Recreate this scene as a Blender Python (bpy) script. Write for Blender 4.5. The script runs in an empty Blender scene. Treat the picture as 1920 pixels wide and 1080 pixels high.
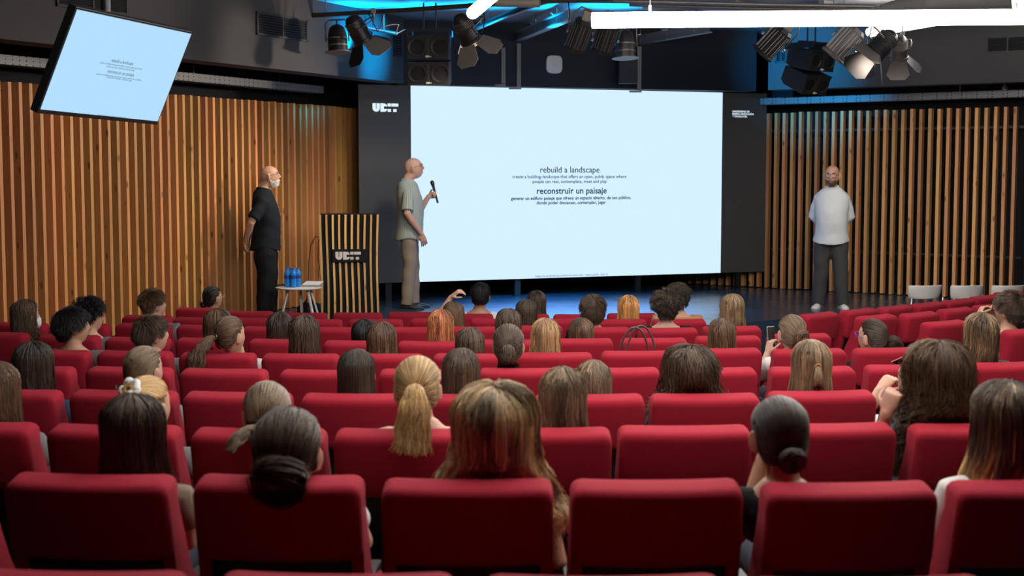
import bpy, math, random
import numpy as np
from mathutils import Vector, Matrix
random.seed(7)
RS = np.random.RandomState(11)
SC = bpy.context.scene
COL = SC.collection
R = math.radians
# ---------------------------------------------------------------- camera frame (50 mm lens on a 36 mm sensor, 1920 x 1080)
F = 2667.0
TILT = math.atan(220.0 / F)
CT, ST = math.cos(TILT), math.sin(TILT)
CAMZ = 2.39
STAGE = 0.71                      # stage floor height; 0 is the flat floor in front of it


def ray(px, py):
    k = (540 - py) / F
    return Vector(((px - 960) / F, CT + k * ST, -ST + k * CT))


def pt(px, py, d):
    return Vector((0, 0, CAMZ)) + ray(px, py) * d


def pt_z(px, py, z):
    r = ray(px, py)
    return Vector((0, 0, CAMZ)) + r * ((z - CAMZ) / r.z)


def pt_plane(px, py, o, n):
    r = ray(px, py)
    c = Vector((0, 0, CAMZ))
    return c + r * ((o - c).dot(n) / r.dot(n))


def lin(r, g, b):
    f = lambda v: (v / 255 / 12.92) if v / 255 <= .04045 else ((v / 255 + .055) / 1.055) ** 2.4
    return (f(r), f(g), f(b), 1.0)


# ---------------------------------------------------------------- mesh builder
class MB:
    def __init__(s):
        s.v, s.f = [], []

    def add(s, vs, fs):
        b = len(s.v)
        s.v.extend([tuple(p) for p in vs])
        s.f.extend([tuple(b + i for i in f) for f in fs])
        return s

    def box(s, c, size, rot=None):
        hx, hy, hz = size[0] / 2, size[1] / 2, size[2] / 2
        vs = [Vector((x, y, z)) for z in (-hz, hz) for y in (-hy, hy) for x in (-hx, hx)]
        if rot is not None:
            vs = [rot @ p for p in vs]
        c = Vector(c)
        return s.add([p + c for p in vs], [(0, 2, 3, 1), (4, 5, 7, 6), (0, 1, 5, 4), (2, 6, 7, 3), (0, 4, 6, 2), (1, 3, 7, 5)])

    def bar(s, a, b, w, h=None, up=(0, 0, 1)):
        a, b = Vector(a), Vector(b)
        h = h or w
        t = (b - a).normalized()
        u = Vector(up)
        if abs(t.dot(u)) > .98:
            u = Vector((1, 0, 0))
        x = t.cross(u).normalized()
        y = x.cross(t).normalized()
        vs = [p + x * (sx * w / 2) + y * (sy * h / 2) for p in (a, b) for sx, sy in ((-1, -1), (1, -1), (1, 1), (-1, 1))]
        return s.add(vs, [(0, 3, 2, 1), (4, 5, 6, 7), (0, 1, 5, 4), (1, 2, 6, 5), (2, 3, 7, 6), (3, 0, 4, 7)])

    def loft(s, rings, cap=True, closed=False):
        n = len(rings[0])
        vs = [p for r in rings for p in r]
        fs = []
        m = len(rings)
        for i in range(m if closed else m - 1):
            for j in range(n):
                a, b = i * n + j, i * n + (j + 1) % n
                c, d = ((i + 1) % m) * n + (j + 1) % n, ((i + 1) % m) * n + j
                fs.append((a, b, c, d))
        if cap and not closed:
            fs.append(tuple(range(n))[::-1])
            fs.append(tuple((m - 1) * n + j for j in range(n)))
        return s.add(vs, fs)

    def tube(s, pts, rad, seg=8, closed=False, flat=1.0, round_ends=False):
        pts = [Vector(p) for p in pts]
        rad = [rad] * len(pts) if isinstance(rad, (int, float)) else list(rad)
        if round_ends:
            t0 = (pts[0] - pts[1]).normalized()
            t1 = (pts[-1] - pts[-2]).normalized()
            a, b, ra, rb = pts[0], pts[-1], rad[0], rad[-1]
            pts = [a + t0 * ra * .98, a + t0 * ra * .85, a + t0 * ra * .5] + pts + [b + t1 * rb * .5, b + t1 * rb * .85, b + t1 * rb * .98]
            rad = [ra * .2, ra * .53, ra * .87] + rad + [rb * .87, rb * .53, rb * .2]
        m = len(pts)
        rings = []
        x = None
        for i, p in enumerate(pts):
            if closed:
                t = pts[(i + 1) % m] - pts[i - 1]
            else:
                t = pts[min(i + 1, m - 1)] - pts[max(i - 1, 0)]
            t.normalize()
            if x is None:
                u = Vector((0, 0, 1)) if abs(t.z) < .9 else Vector((1, 0, 0))
                x = t.cross(u).normalized()
            else:
                x = (x - t * x.dot(t)).normalized()
            y = t.cross(x)
            rings.append([p + (x * math.cos(2 * math.pi * j / seg) + y * (math.sin(2 * math.pi * j / seg) * flat)) * rad[i] for j in range(seg)])
        return s.loft(rings, cap=True, closed=closed)

    def ell(s, rings):
        """rings: (cx, cy, cz, rx, ry[, tilt about x]) horizontal ellipses lofted bottom to top"""
        out = []
        for r in rings:
            cx, cy, cz, rx, ry = r[:5]
            tl = r[5] if len(r) > 5 else 0
            ring = []
            for j in range(20):
                a = 2 * math.pi * j / 20
                dx, dy = rx * math.cos(a), ry * math.sin(a)
                ring.append((cx + dx, cy + dy * math.cos(tl), cz + dy * math.sin(tl)))
            out.append(ring)
        return s.loft(out)

    def lathe(s, prof, o=(0, 0, 0), axis=(0, 0, 1), seg=20):
        ax = Vector(axis).normalized()
        u = Vector((1, 0, 0)) if abs(ax.x) < .9 else Vector((0, 1, 0))
        x = (u - ax * u.dot(ax)).normalized()
        y = ax.cross(x)
        o = Vector(o)
        return s.loft([[o + ax * h + (x * math.cos(2 * math.pi * j / seg) + y * math.sin(2 * math.pi * j / seg)) * max(r, 1e-4) for j in range(seg)] for r, h in prof])

    def sphere(s, c, r, nu=16, nv=10, mat=None):
        r = (r, r, r) if isinstance(r, (int, float)) else r
        c = Vector(c)
        rings = []
        for i in range(nv + 1):
            th = math.pi * (i + .02) / (nv + .04)
            rings.append([])
            for j in range(nu):
                a = 2 * math.pi * j / nu
                p = Vector((r[0] * math.sin(th) * math.cos(a), r[1] * math.sin(th) * math.sin(a), -r[2] * math.cos(th)))
                rings[-1].append((mat @ p if mat else p) + c)
        return s.loft(rings)

    def prism(s, poly, h, M=None):
        """2-D outline (x, y) extruded along z by h"""
        n = len(poly)
        M = M or Matrix.Identity(4)
        vs = [M @ Vector((p[0], p[1], z)) for z in (0, h) for p in poly]
        fs = [tuple(range(n))[::-1], tuple(range(n, 2 * n))] + [(i, (i + 1) % n, n + (i + 1) % n, n + i) for i in range(n)]
        return s.add(vs, fs)

    def mesh(s, name, m, smooth=False, auto=None):
        me = bpy.data.meshes.new(name)
        me.from_pydata(s.v, [], s.f)
        if m is not None:
            me.materials.append(m)
        if smooth:
            me.polygons.foreach_set('use_smooth', [True] * len(me.polygons))
        me.update()
        return me

    def build(s, name, m, parent=None, smooth=False, bevel=0, world=True, seg=2, fix=True):
        me = s.mesh(name, m, False)
        if fix:
            import bmesh
            bm = bmesh.new(); bm.from_mesh(me)
            bmesh.ops.recalc_face_normals(bm, faces=bm.faces)
            bm.to_mesh(me); bm.free()
        o = bpy.data.objects.new(name, me)
        COL.objects.link(o)
        if parent is not None:
            if world:
                off = base_of(parent)
                me.transform(off.inverted())
            o.parent = parent
        if smooth:
            me.polygons.foreach_set('use_smooth', [True] * len(me.polygons))
            if smooth == 'auto':
                me.set_sharp_from_angle(angle=R(38))
        if bevel:
            b = o.modifiers.new('bevel', 'BEVEL'); b.width = bevel; b.segments = seg; b.limit_method = 'ANGLE'; b.angle_limit = R(40)
            b.harden_normals = False
        return o


def base_of(o):
    m = o.matrix_basis.copy()
    while o.parent is not None:
        o = o.parent
        m = o.matrix_basis @ m
    return m


def thing(name, label, cat, loc=(0, 0, 0), rz=0, group=None):
    o = bpy.data.objects.new(name, None)
    o.empty_display_size = .1
    COL.objects.link(o)
    o.location = loc
    o.rotation_euler = (0, 0, rz)
    return tag(o, label, cat, group)


def tag(o, label, cat=None, group=None, kind=None):
    if label: o['label'] = label
    if cat: o['category'] = cat
    if group: o['group'] = group
    if kind: o['kind'] = kind
    return o


def copy_tree(o, parent=None):
    c = o.copy()
    COL.objects.link(c)
    if parent is not None:
        c.parent = parent
    for ch in o.children:
        copy_tree(ch, c)
    return c


def inst(me, name, parent=None, M=None, m=None):
    o = bpy.data.objects.new(name, me)
    COL.objects.link(o)
    if parent is not None: o.parent = parent
    if M is not None: o.matrix_basis = M
    return o


# ---------------------------------------------------------------- materials
MATS = {}


def mat(name, col, rough=.6, metal=0, spec=.5, bump=0, bscale=200, var=0, vscale=8, sheen=0, trans=0, ior=1.45, alpha=1, aniso=None, coat=0):
    if name in MATS: return MATS[name]
    m = bpy.data.materials.new(name)
    m.use_nodes = True
    nt = m.node_tree
    b = nt.nodes['Principled BSDF']
    b.inputs['Base Color'].default_value = col if len(col) == 4 else (*col, 1)
    b.inputs['Roughness'].default_value = rough
    b.inputs['Metallic'].default_value = metal
    b.inputs['Specular IOR Level'].default_value = spec
    if sheen:
        b.inputs['Sheen Weight'].default_value = sheen
        b.inputs['Sheen Roughness'].default_value = .5
        b.inputs['Sheen Tint'].default_value = col if len(col) == 4 else (*col, 1)
    b.inputs['Transmission Weight'].default_value = trans
    b.inputs['IOR'].default_value = ior
    b.inputs['Alpha'].default_value = alpha
    b.inputs['Coat Weight'].default_value = coat
    tc = nt.nodes.new('ShaderNodeTexCoord')
    if var:
        nz = nt.nodes.new('ShaderNodeTexNoise'); nz.inputs['Scale'].default_value = vscale; nz.inputs['Detail'].default_value = 5
        nt.links.new(tc.outputs['Object'], nz.inputs['Vector'])
        mx = nt.nodes.new('ShaderNodeMix'); mx.data_type = 'RGBA'
        c = col[:3]
        mx.inputs[6].default_value = (*[x * (1 - var) for x in c], 1)
        mx.inputs[7].default_value = (*[min(1, x * (1 + var)) for x in c], 1)
        nt.links.new(nz.outputs['Fac'], mx.inputs[0])
        nt.links.new(mx.outputs[2], b.inputs['Base Color'])
    if bump:
        nz = nt.nodes.new('ShaderNodeTexNoise'); nz.inputs['Scale'].default_value = bscale; nz.inputs['Detail'].default_value = 3
        nt.links.new(tc.outputs['Object'], nz.inputs['Vector'])
        bp = nt.nodes.new('ShaderNodeBump'); bp.inputs['Strength'].default_value = bump; bp.inputs['Distance'].default_value = .01
        nt.links.new(nz.outputs['Fac'], bp.inputs['Height'])
        nt.links.new(bp.outputs['Normal'], b.inputs['Normal'])
    MATS[name] = m
    return m


def emit(name, col, s):
    m = bpy.data.materials.new(name)
    m.use_nodes = True
    nt = m.node_tree
    nt.nodes.clear()
    e = nt.nodes.new('ShaderNodeEmission'); e.inputs[0].default_value = col; e.inputs[1].default_value = s
    o = nt.nodes.new('ShaderNodeOutputMaterial')
    nt.links.new(e.outputs[0], o.inputs[0])
    return m


def wood(name, ca, cb, rough=.55):
    """pine: per-slat tone, long grain, dark knots"""
    m = bpy.data.materials.new(name)
    m.use_nodes = True
    nt = m.node_tree; N = nt.nodes.new; L = nt.links.new
    b = nt.nodes['Principled BSDF']; b.inputs['Roughness'].default_value = rough
    tc = N('ShaderNodeTexCoord'); oi = N('ShaderNodeObjectInfo')
    off = N('ShaderNodeVectorMath'); off.operation = 'MULTIPLY_ADD'
    cmb = N('ShaderNodeCombineXYZ')
    for i, k in enumerate((37., 53., 91.)):
        mm = N('ShaderNodeMath'); mm.operation = 'MULTIPLY'; mm.inputs[1].default_value = k
        L(oi.outputs['Random'], mm.inputs[0]); L(mm.outputs[0], cmb.inputs[i])
    off.inputs[1].default_value = (1, 1, 1)
    L(tc.outputs['Object'], off.inputs[0]); L(cmb.outputs[0], off.inputs[2])
    sc = N('ShaderNodeVectorMath'); sc.operation = 'MULTIPLY'; sc.inputs[1].default_value = (40, 40, 1.3)
    L(off.outputs[0], sc.inputs[0])
    n1 = N('ShaderNodeTexNoise'); n1.inputs['Scale'].default_value = 1.6; n1.inputs['Detail'].default_value = 4; n1.inputs['Distortion'].default_value = .6
    L(sc.outputs[0], n1.inputs['Vector'])
    mx = N('ShaderNodeMix'); mx.data_type = 'RGBA'; mx.inputs[6].default_value = ca; mx.inputs[7].default_value = cb
    L(n1.outputs['Fac'], mx.inputs[0])
    # per-object tone
    hs = N('ShaderNodeHueSaturation')
    mr = N('ShaderNodeMapRange'); mr.inputs[3].default_value = .72; mr.inputs[4].default_value = 1.22
    L(oi.outputs['Random'], mr.inputs[0]); L(mr.outputs[0], hs.inputs['Value'])
    m3 = N('ShaderNodeMath'); m3.operation = 'MULTIPLY'; m3.inputs[1].default_value = 7.31
    m4 = N('ShaderNodeMath'); m4.operation = 'FRACT'
    L(oi.outputs['Random'], m3.inputs[0]); L(m3.outputs[0], m4.inputs[0])
    mr2 = N('ShaderNodeMapRange'); mr2.inputs[3].default_value = .490; mr2.inputs[4].default_value = .512
    L(m4.outputs[0], mr2.inputs[0]); L(mr2.outputs[0], hs.inputs['Hue'])
    L(mx.outputs[2], hs.inputs['Color'])
    # knots
    s2 = N('ShaderNodeVectorMath'); s2.operation = 'MULTIPLY'; s2.inputs[1].default_value = (11, 11, 4.2)
    L(off.outputs[0], s2.inputs[0])
    vo = N('ShaderNodeTexVoronoi'); vo.inputs['Scale'].default_value = .8
    L(s2.outputs[0], vo.inputs['Vector'])
    kr = N('ShaderNodeMapRange'); kr.inputs[1].default_value = .07; kr.inputs[2].default_value = .17; kr.inputs[3].default_value = .85; kr.inputs[4].default_value = 0
    L(vo.outputs['Distance'], kr.inputs[0])
    mk = N('ShaderNodeMix'); mk.data_type = 'RGBA'; mk.inputs[7].default_value = (ca[0] * .16, ca[1] * .11, ca[2] * .08, 1)
    L(kr.outputs[0], mk.inputs[0]); L(hs.outputs[0], mk.inputs[6])
    L(mk.outputs[2], b.inputs['Base Color'])
    return m


def hair_mat(name, col, tip=None, rough=.44):
    col = tuple(c * 1.5 for c in col)
    tip = tip and tuple(c * 1.25 for c in tip)
    m = bpy.data.materials.new(name)
    m.use_nodes = True
    nt = m.node_tree
    b = nt.nodes['Principled BSDF']
    b.inputs['Roughness'].default_value = rough
    b.inputs['Specular IOR Level'].default_value = .38
    at = nt.nodes.new('ShaderNodeAttribute'); at.attribute_name = 'tint'
    sp = nt.nodes.new('ShaderNodeSeparateColor')
    nt.links.new(at.outputs['Color'], sp.inputs[0])
    mt = nt.nodes.new('ShaderNodeMix'); mt.data_type = 'RGBA'
    mt.inputs[6].default_value = (*col, 1); mt.inputs[7].default_value = (*(tip or col), 1)
    nt.links.new(sp.outputs[1], mt.inputs[0])
    mx = nt.nodes.new('ShaderNodeMix'); mx.data_type = 'RGBA'; mx.blend_type = 'MULTIPLY'; mx.inputs[0].default_value = 1
    cc = nt.nodes.new('ShaderNodeCombineColor')
    for i in range(3): nt.links.new(sp.outputs[0], cc.inputs[i])
    nt.links.new(mt.outputs[2], mx.inputs[6]); nt.links.new(cc.outputs[0], mx.inputs[7])
    nt.links.new(mx.outputs[2], b.inputs['Base Color'])
    return m


def skin(name, col):
    m = mat(name, col, rough=.5, spec=.4, bump=.08, bscale=140, var=.08, vscale=25)
    b = m.node_tree.nodes['Principled BSDF']
    b.inputs['Subsurface Weight'].default_value = .12
    b.inputs['Subsurface Radius'].default_value = (.012, .004, .002)
    b.inputs['Subsurface Scale'].default_value = 1.0
    return m


RED = mat('red_fabric', (.345, .014, .031), rough=.85, spec=.2, bump=.25, bscale=420, var=.12, vscale=60, sheen=.1)
RED.node_tree.nodes['Principled BSDF'].inputs['Sheen Tint'].default_value = (1, .3, .35, 1)
REDS = RED
BLACKP = mat('black_plastic', (.012, .012, .013), rough=.45)
BLACKM = mat('black_metal', (.02, .02, .021), rough=.4, metal=.3)
GREYM = mat('grey_metal', (.16, .15, .14), rough=.45, metal=.5)
TANM = mat('sheet_metal', (.20, .18, .15), rough=.5, metal=.2)
STEEL = mat('bright_steel', (.6, .6, .6), rough=.3, metal=1)
WHITEP = mat('white_plastic', (.72, .72, .70), rough=.45, var=.03)
PAINT = mat('charcoal_paint', (.066, .064, .064), rough=.8, spec=.25, bump=.12, bscale=160, var=.1, vscale=3)
PAINT2 = mat('black_paint', (.012, .012, .014), rough=.8, spec=.2, var=.2, vscale=3)
CEIL = mat('grey_ceiling_paint', (.20, .205, .21), rough=.75, var=.12, vscale=1.5, bump=.1, bscale=40)
# ---------------------------------------------------------------- people: bodies are single remeshed surfaces
def voxel(mb, name, m, size, smooth=2, parent=None, disp=None):
    me = mb.mesh(name + '_src', None)
    ob = bpy.data.objects.new(name + '_src', me)
    COL.objects.link(ob)
    r = ob.modifiers.new('r', 'REMESH'); r.mode = 'VOXEL'; r.voxel_size = size; r.use_smooth_shade = True
    if smooth:
        s = ob.modifiers.new('s', 'SMOOTH'); s.factor = .5; s.iterations = smooth
    dg = bpy.context.evaluated_depsgraph_get()
    new = bpy.data.meshes.new_from_object(ob.evaluated_get(dg))
    new.name = name
    bpy.data.objects.remove(ob); bpy.data.meshes.remove(me)
    new.materials.clear(); new.materials.append(m)
    new.polygons.foreach_set('use_smooth', [True] * len(new.polygons))
    if disp:
        n = len(new.vertices)
        co = np.empty(n * 3, 'f'); new.vertices.foreach_get('co', co); co = co.reshape(-1, 3)
        no = np.empty(n * 3, 'f'); new.vertices.foreach_get('normal', no); no = no.reshape(-1, 3)
        amp, fr = disp
        w = np.sin(co[:, 2] * fr * 1.7 + 3 * np.sin(co[:, 0] * fr * .6) + 2 * np.sin(co[:, 1] * fr * .5)) * .6 + np.sin(co[:, 0] * fr * 1.3 - co[:, 2] * fr * .9 + 1.3 * np.sin(co[:, 1] * fr)) * .5
        new.vertices.foreach_set('co', (co + no * (w * amp)[:, None]).astype('f').ravel())
    o = bpy.data.objects.new(name, new)
    COL.objects.link(o)
    if parent: o.parent = parent
    return o


def head_mesh(mb, M, sc=1.0, nose=1.0, jaw=1.0, nu=44, nv=40):
    th = (np.arange(nv + 1) + .02) / (nv + .04) * math.pi
    ph = np.arange(nu) / nu * 2 * math.pi
    T, P = np.meshgrid(th, ph, indexing='ij')
    X = np.sin(T) * np.cos(P); Y = np.sin(T) * np.sin(P); Z = -np.cos(T)
    x, y, z = X * .075, Y * .101, Z * .118
    k = np.clip(-Z, 0, 1)
    up_ = 1 + .15 * sm(np.clip(Z, 0, 1) / .8)
    x *= up_; y *= 1 + .10 * sm(np.clip(Z, 0, 1) / .8)
    x *= 1 - .26 * k ** 1.4 / jaw
    back = np.clip(-Y, 0, 1)
    y = np.where(Y < 0, y * (1 - .38 * k ** 1.5), y)
    fr = np.clip(Y, 0, 1) ** .5
    g = lambda v, c, w: np.exp(-((v - c) / w) ** 2)
    dy = .024 * nose * g(x, 0, .011) * np.where(z > -.022, g(z, -.022, .032), g(z, -.022, .011))
    dy += .004 * g(np.abs(x), .012, .008) * g(z, -.026, .009)
    dy -= .009 * g(np.abs(x), .031, .014) * g(z, .014, .011)
    dy += .005 * g(np.abs(x), .026, .022) * g(z, .034, .009)
    dy += .006 * g(x, 0, .022) * (g(z, -.055, .006) + g(z, -.068, .007))
    dy -= .003 * g(x, 0, .02) * g(z, -.0615, .003)
    dy += .011 * g(x, 0, .022) * g(z, -.098, .016)
    dy += .004 * g(np.abs(x), .042, .016) * g(z, -.02, .02)
    dy += .012 * k ** 2 * fr
    y = y + dy * fr
    rings = [[tuple(M @ (Vector((x[i, j], y[i, j], z[i, j])) * sc)) for j in range(nu)] for i in range(nv + 1)]
    mb.loft(rings)
    for sx in (-1, 1):
        E = M @ Matrix.Translation(Vector((sx * .082, -.010, -.006)) * sc) @ Matrix.Rotation(sx * R(-28), 4, 'Z')
        ring = []
        for i in range(14):
            a = 2 * math.pi * i / 14
            ring.append(E @ (Vector((0, .017 * math.cos(a), .031 * math.sin(a) + .004 * math.cos(a))) * sc))
        mb.tube(ring, .0078 * sc, 6, closed=True)
        mb.sphere(E @ Vector((0, 0, 0)), (.0095 * sc, .016 * sc, .028 * sc), 10, 8, mat=(M.to_3x3() @ Matrix.Rotation(sx * R(-28), 3, 'Z')))


def hand(mb, wrist, fdir, ndir, curl=.5, side=1, sc=1.0, spread=.12, curls=None):
    """fdir: wrist to knuckles, ndir: out of the back of the hand, side: thumb towards +/- (fdir x ndir)"""
    w = Vector(wrist); f = Vector(fdir).normalized(); n = Vector(ndir); n = (n - f * n.dot(f)).normalized()
    s = f.cross(n) * side                      # towards the thumb
    rings = []
    for t, wd, tk in ((-.02, .026, .020), (.01, .029, .019), (.04, .038, .017), (.07, .041, .015), (.09, .039, .012)):
        rings.append([w + f * t * sc + (s * math.cos(a) * wd + n * math.sin(a) * tk) * sc for a in [2 * math.pi * i / 14 for i in range(14)]])
    mb.loft(rings)
    for i, (o, ln) in enumerate(((.030, .072), (.010, .080), (-.010, .074), (-.029, .058))):
        c = curls[i] if curls else curl * (1 + .08 * i)
        p = w + (f * .084 + s * o) * sc
        d = (f + s * (o * spread / .03)).normalized()
        pts = [p - d * .012 * sc, p]
        ang = 0
        for q, fr_ in enumerate((.45, .30, .25)):
            ang += c * (1.15, 1.3, .8)[q]
            dd = d * math.cos(ang) - n * math.sin(ang)
            pts.append(pts[-1] + dd * ln * fr_ * sc)
        mb.tube(pts, [.0092 * sc, .0092 * sc, .0086 * sc, .008 * sc, .0066 * sc], 8, round_ends=True)
    p = w + (f * .022 + s * .027 - n * .004) * sc
    d1 = (f * .62 + s * .75 - n * .25).normalized()
    d2 = (f * .9 + s * .25 - n * (.25 + .5 * curl)).normalized()
    d3 = (f * .9 - s * .1 - n * (.3 + .8 * curl)).normalized()
    pts = [p - d1 * .01 * sc, p, p + d1 * .036 * sc, p + (d1 * .036 + d2 * .032) * sc, p + (d1 * .036 + d2 * .032 + d3 * .024) * sc]
    mb.tube(pts, [.013 * sc, .0135 * sc, .011 * sc, .0098 * sc, .0075 * sc], 8, round_ends=True)


# ---------------------------------------------------------------- hair strands
HC = np.array([0, -.006, .006])
HE = np.array([.083, .103, .122])


def sdir(th, az):
    return np.stack([np.sin(th) * np.sin(az), -np.sin(th) * np.cos(az), np.cos(th)], -1)


def scalp_ok(d, low=-.6):
    lim = np.interp(d[:, 1], [-1, -.55, -.1, .15, .55, 1], [low, low + .06, -.25, .12, .60, .70])
    return d[:, 2] > lim


def scalp(n, rs, low=-.6):
    out = np.zeros((0, 3))
    while len(out) < n:
        d = rs.normal(size=(n * 3, 3)); d /= np.linalg.norm(d, axis=1, keepdims=True)
        out = np.concatenate([out, d[scalp_ok(d, low)]])
    return out[:n]


def sm(x):
    x = np.clip(x, 0, 1)
    return x * x * (3 - 2 * x)


def loose_paths(d, L, m, rs, vol, flare, wave, wlen, g, phase, front=1.75, vv=None, part=0.0, inw=0.0):
    n = len(d)
    th0 = np.arccos(np.clip(d[:, 2], -1, 1)); az = np.arctan2(d[:, 0], -d[:, 1])
    thH = 1.80
    Rr = .112
    arc = np.maximum(thH - th0, 0) * Rr
    tip = L * (1 + rs.normal(size=n) * .035)                # drop of the tip below the hanging line
    tot = arc + np.maximum(tip, .01)
    s = np.linspace(0, 1, m)[None, :] * tot[:, None]
    th0 = th0 - .38 * np.exp(-(th0 / .5) ** 2) * rs.rand(n)
    th = np.minimum(th0[:, None] + s / Rr, np.maximum(thH, th0)[:, None])
    drop = np.maximum(s - arc[:, None], 0)
    a = np.abs(az)[:, None]; sg = np.where(az < 0, -1, 1)[:, None]
    pull = sm((th - .35) / 1.1)
    a2 = np.where(a > front, front + (a - front) * (1 - .8 * pull), a)
    azz = sg * a2
    # wave: lateral swing and in/out swing
    ph = phase[:, None]
    ramp = sm((s - .03) / .12)
    w1 = np.sin(2 * math.pi * s / wlen + ph) * wave * ramp
    w2 = np.cos(2 * math.pi * s / (wlen * 1.13) + ph * 1.7) * wave * ramp
    azz = azz + w1 / .1
    D = sdir(th, azz)
    v = (rs.rand(n) if vv is None else vv)[:, None]
    grow = 1 + (.03 + vol * (.35 + .65 * v)) * (.55 + .45 * sm(np.abs(th) / 1.05)) + w2 / .11
    Pn = HC + HE * D * grow[..., None]
    hor = Pn.copy(); hor[..., 2] = 0
    fl = 1 + flare * drop - inw * drop ** 2
    Pn[..., 0] *= fl; Pn[..., 1] = Pn[..., 1] * (1 + .4 * flare * drop) - inw * 0
    Pn[..., 1] += .30 * np.maximum(drop - .06, 0)
    Pn += np.asarray(g)[None, None, :] * drop[..., None]
    return Pn


def slerp_paths(d, T, m, lift=.02, bow=.0):
    T = np.asarray(T, float); T = T / np.linalg.norm(T)
    dot = np.clip(d @ T, -1, .99999); om = np.arccos(dot)
    t = np.linspace(0, 1, m)[None, :, None]
    so = np.sin(om)[:, None, None] + 1e-6
    D = np.sin((1 - t) * om[:, None, None]) / so * d[:, None, :] + np.sin(t * om[:, None, None]) / so * T
    D[..., 2] -= (bow * np.sin(t[..., 0] * math.pi) * (1 - D[..., 2] ** 2))
    D /= np.linalg.norm(D, axis=-1, keepdims=True)
    return D


def tail_paths(ctrl, n, m, rs, r0, r1, r2, wave=0, wlen=.1, fray=.25, locks=10):
    ctrl = np.asarray(ctrl, float)
    seg = np.r_[0, np.cumsum(np.linalg.norm(np.diff(ctrl, axis=0), axis=1))]
    L = seg[-1]
    t = np.linspace(0, 1, 60)
    c = np.stack([np.interp(t * L, seg, ctrl[:, i]) for i in range(3)], -1)
    for _ in range(10):
        c[1:-1] = (c[:-2] + 2 * c[1:-1] + c[2:]) / 4
    T = np.gradient(c, axis=0); T /= np.linalg.norm(T, axis=1, keepdims=True)
    ref = np.array([1., 0, 0])
    U = ref - T * (T @ ref)[:, None]; U /= np.linalg.norm(U, axis=1, keepdims=True)
    V = np.cross(T, U)
    a = rs.rand(n) * 2 * math.pi; rr = np.sqrt(rs.rand(n))
    la = rs.rand(locks) * 6.28; lr = np.sqrt(rs.rand(locks)); lk = rs.randint(locks, size=n)
    end = 1 - fray * rs.rand(n)
    tt = np.linspace(0, 1, m)[None, :] * end[:, None]
    idx = tt * 59
    i0 = np.clip(idx.astype(int), 0, 58); f = (idx - i0)[..., None]
    P = c[i0] * (1 - f) + c[i0 + 1] * f; u = U[i0]; v = V[i0]
    rad = np.interp(tt, [0, .12, .45, .8, 1], [r0, r0 * .8 + r1 * .3, r1, r1 * .8 + r2 * .2, r2])
    mixk = sm(tt * 1.3) * .35
    ox = (rr * np.cos(a))[:, None] * (1 - mixk) + (lr * np.cos(la))[lk][:, None] * mixk
    oy = (rr * np.sin(a))[:, None] * (1 - mixk) + (lr * np.sin(la))[lk][:, None] * mixk
    ph = (lk * 1.7)[:, None]
    w = wave * sm(tt * 3) * np.sin(2 * math.pi * tt * L / wlen + ph)
    w2 = wave * sm(tt * 3) * np.cos(2 * math.pi * tt * L / wlen * .9 + ph * 1.3)
    return P + u * (ox * rad + w)[..., None] + v * (oy * rad + w2)[..., None], lk


def bun_paths(c, n, m, rs, r, axis, mess=.15, flat=.75):
    axis = np.asarray(axis, float); axis /= np.linalg.norm(axis)
    ref = np.array([1., 0, 0.2]); u = ref - axis * (axis @ ref); u /= np.linalg.norm(u); v = np.cross(axis, u)
    ph = rs.rand(n) * 6.28; tl = rs.rand(n) * 6.28
    turns = .5 + .5 * rs.rand(n)
    rmin = np.sqrt(rs.rand(n)) * .5
    t = np.linspace(0, 1, m)[None, :]
    a = ph[:, None] + t * turns[:, None] * 6.28
    b = tl[:, None] + t * 1.6
    Rm = .58 + rmin[:, None] * np.cos(b) * .85
    h = rmin[:, None] * np.sin(b) * .9
    jit = 1 + mess * rs.normal(size=n)[:, None] * .5
    P = np.asarray(c) + r * jit[..., None] * (u * (Rm * np.cos(a))[..., None] + v * (Rm * np.sin(a))[..., None] + axis * (h * flat * 1.3)[..., None])
    return P


def strands_arrays(P, rad, tint, tipmix, taper=.6):
    n, m, _ = P.shape
    T = np.gradient(P, axis=1); T /= np.linalg.norm(T, axis=2, keepdims=True) + 1e-9
    ref = P - np.array([0, 0, 0])
    U = np.cross(T, np.broadcast_to(np.array([.3, .5, .81]), T.shape))
    U /= np.linalg.norm(U, axis=2, keepdims=True) + 1e-9
    W = np.cross(T, U)
    t = np.linspace(0, 1, m)
    r = np.asarray(rad).reshape(-1, 1) * (1 - taper * t[None, :] ** 4) * np.minimum(1, .5 + t[None, :] * 6)
    vs = np.stack([P + (U * math.cos(k) + W * math.sin(k)) * r[..., None] for k in (0, 2.094, 4.189)], 2)   # n,m,3,3
    base = (np.arange(n) * m * 3)[:, None, None]
    i = np.arange(m - 1)[None, :, None] * 3; k = np.arange(3)[None, None, :]
    k2 = (k + 1) % 3
    q = np.stack([base + i + k, base + i + k2, base + i + 3 + k2, base + i + 3 + k], -1).reshape(-1, 4)
    tn = np.broadcast_to(np.asarray(tint).reshape(n, 1, 1), (n, m, 3)).reshape(-1)
    tp = np.broadcast_to(tipmix.reshape(n, m, 1), (n, m, 3)).reshape(-1)
    return vs.reshape(-1, 3), q, tn, tp


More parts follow.
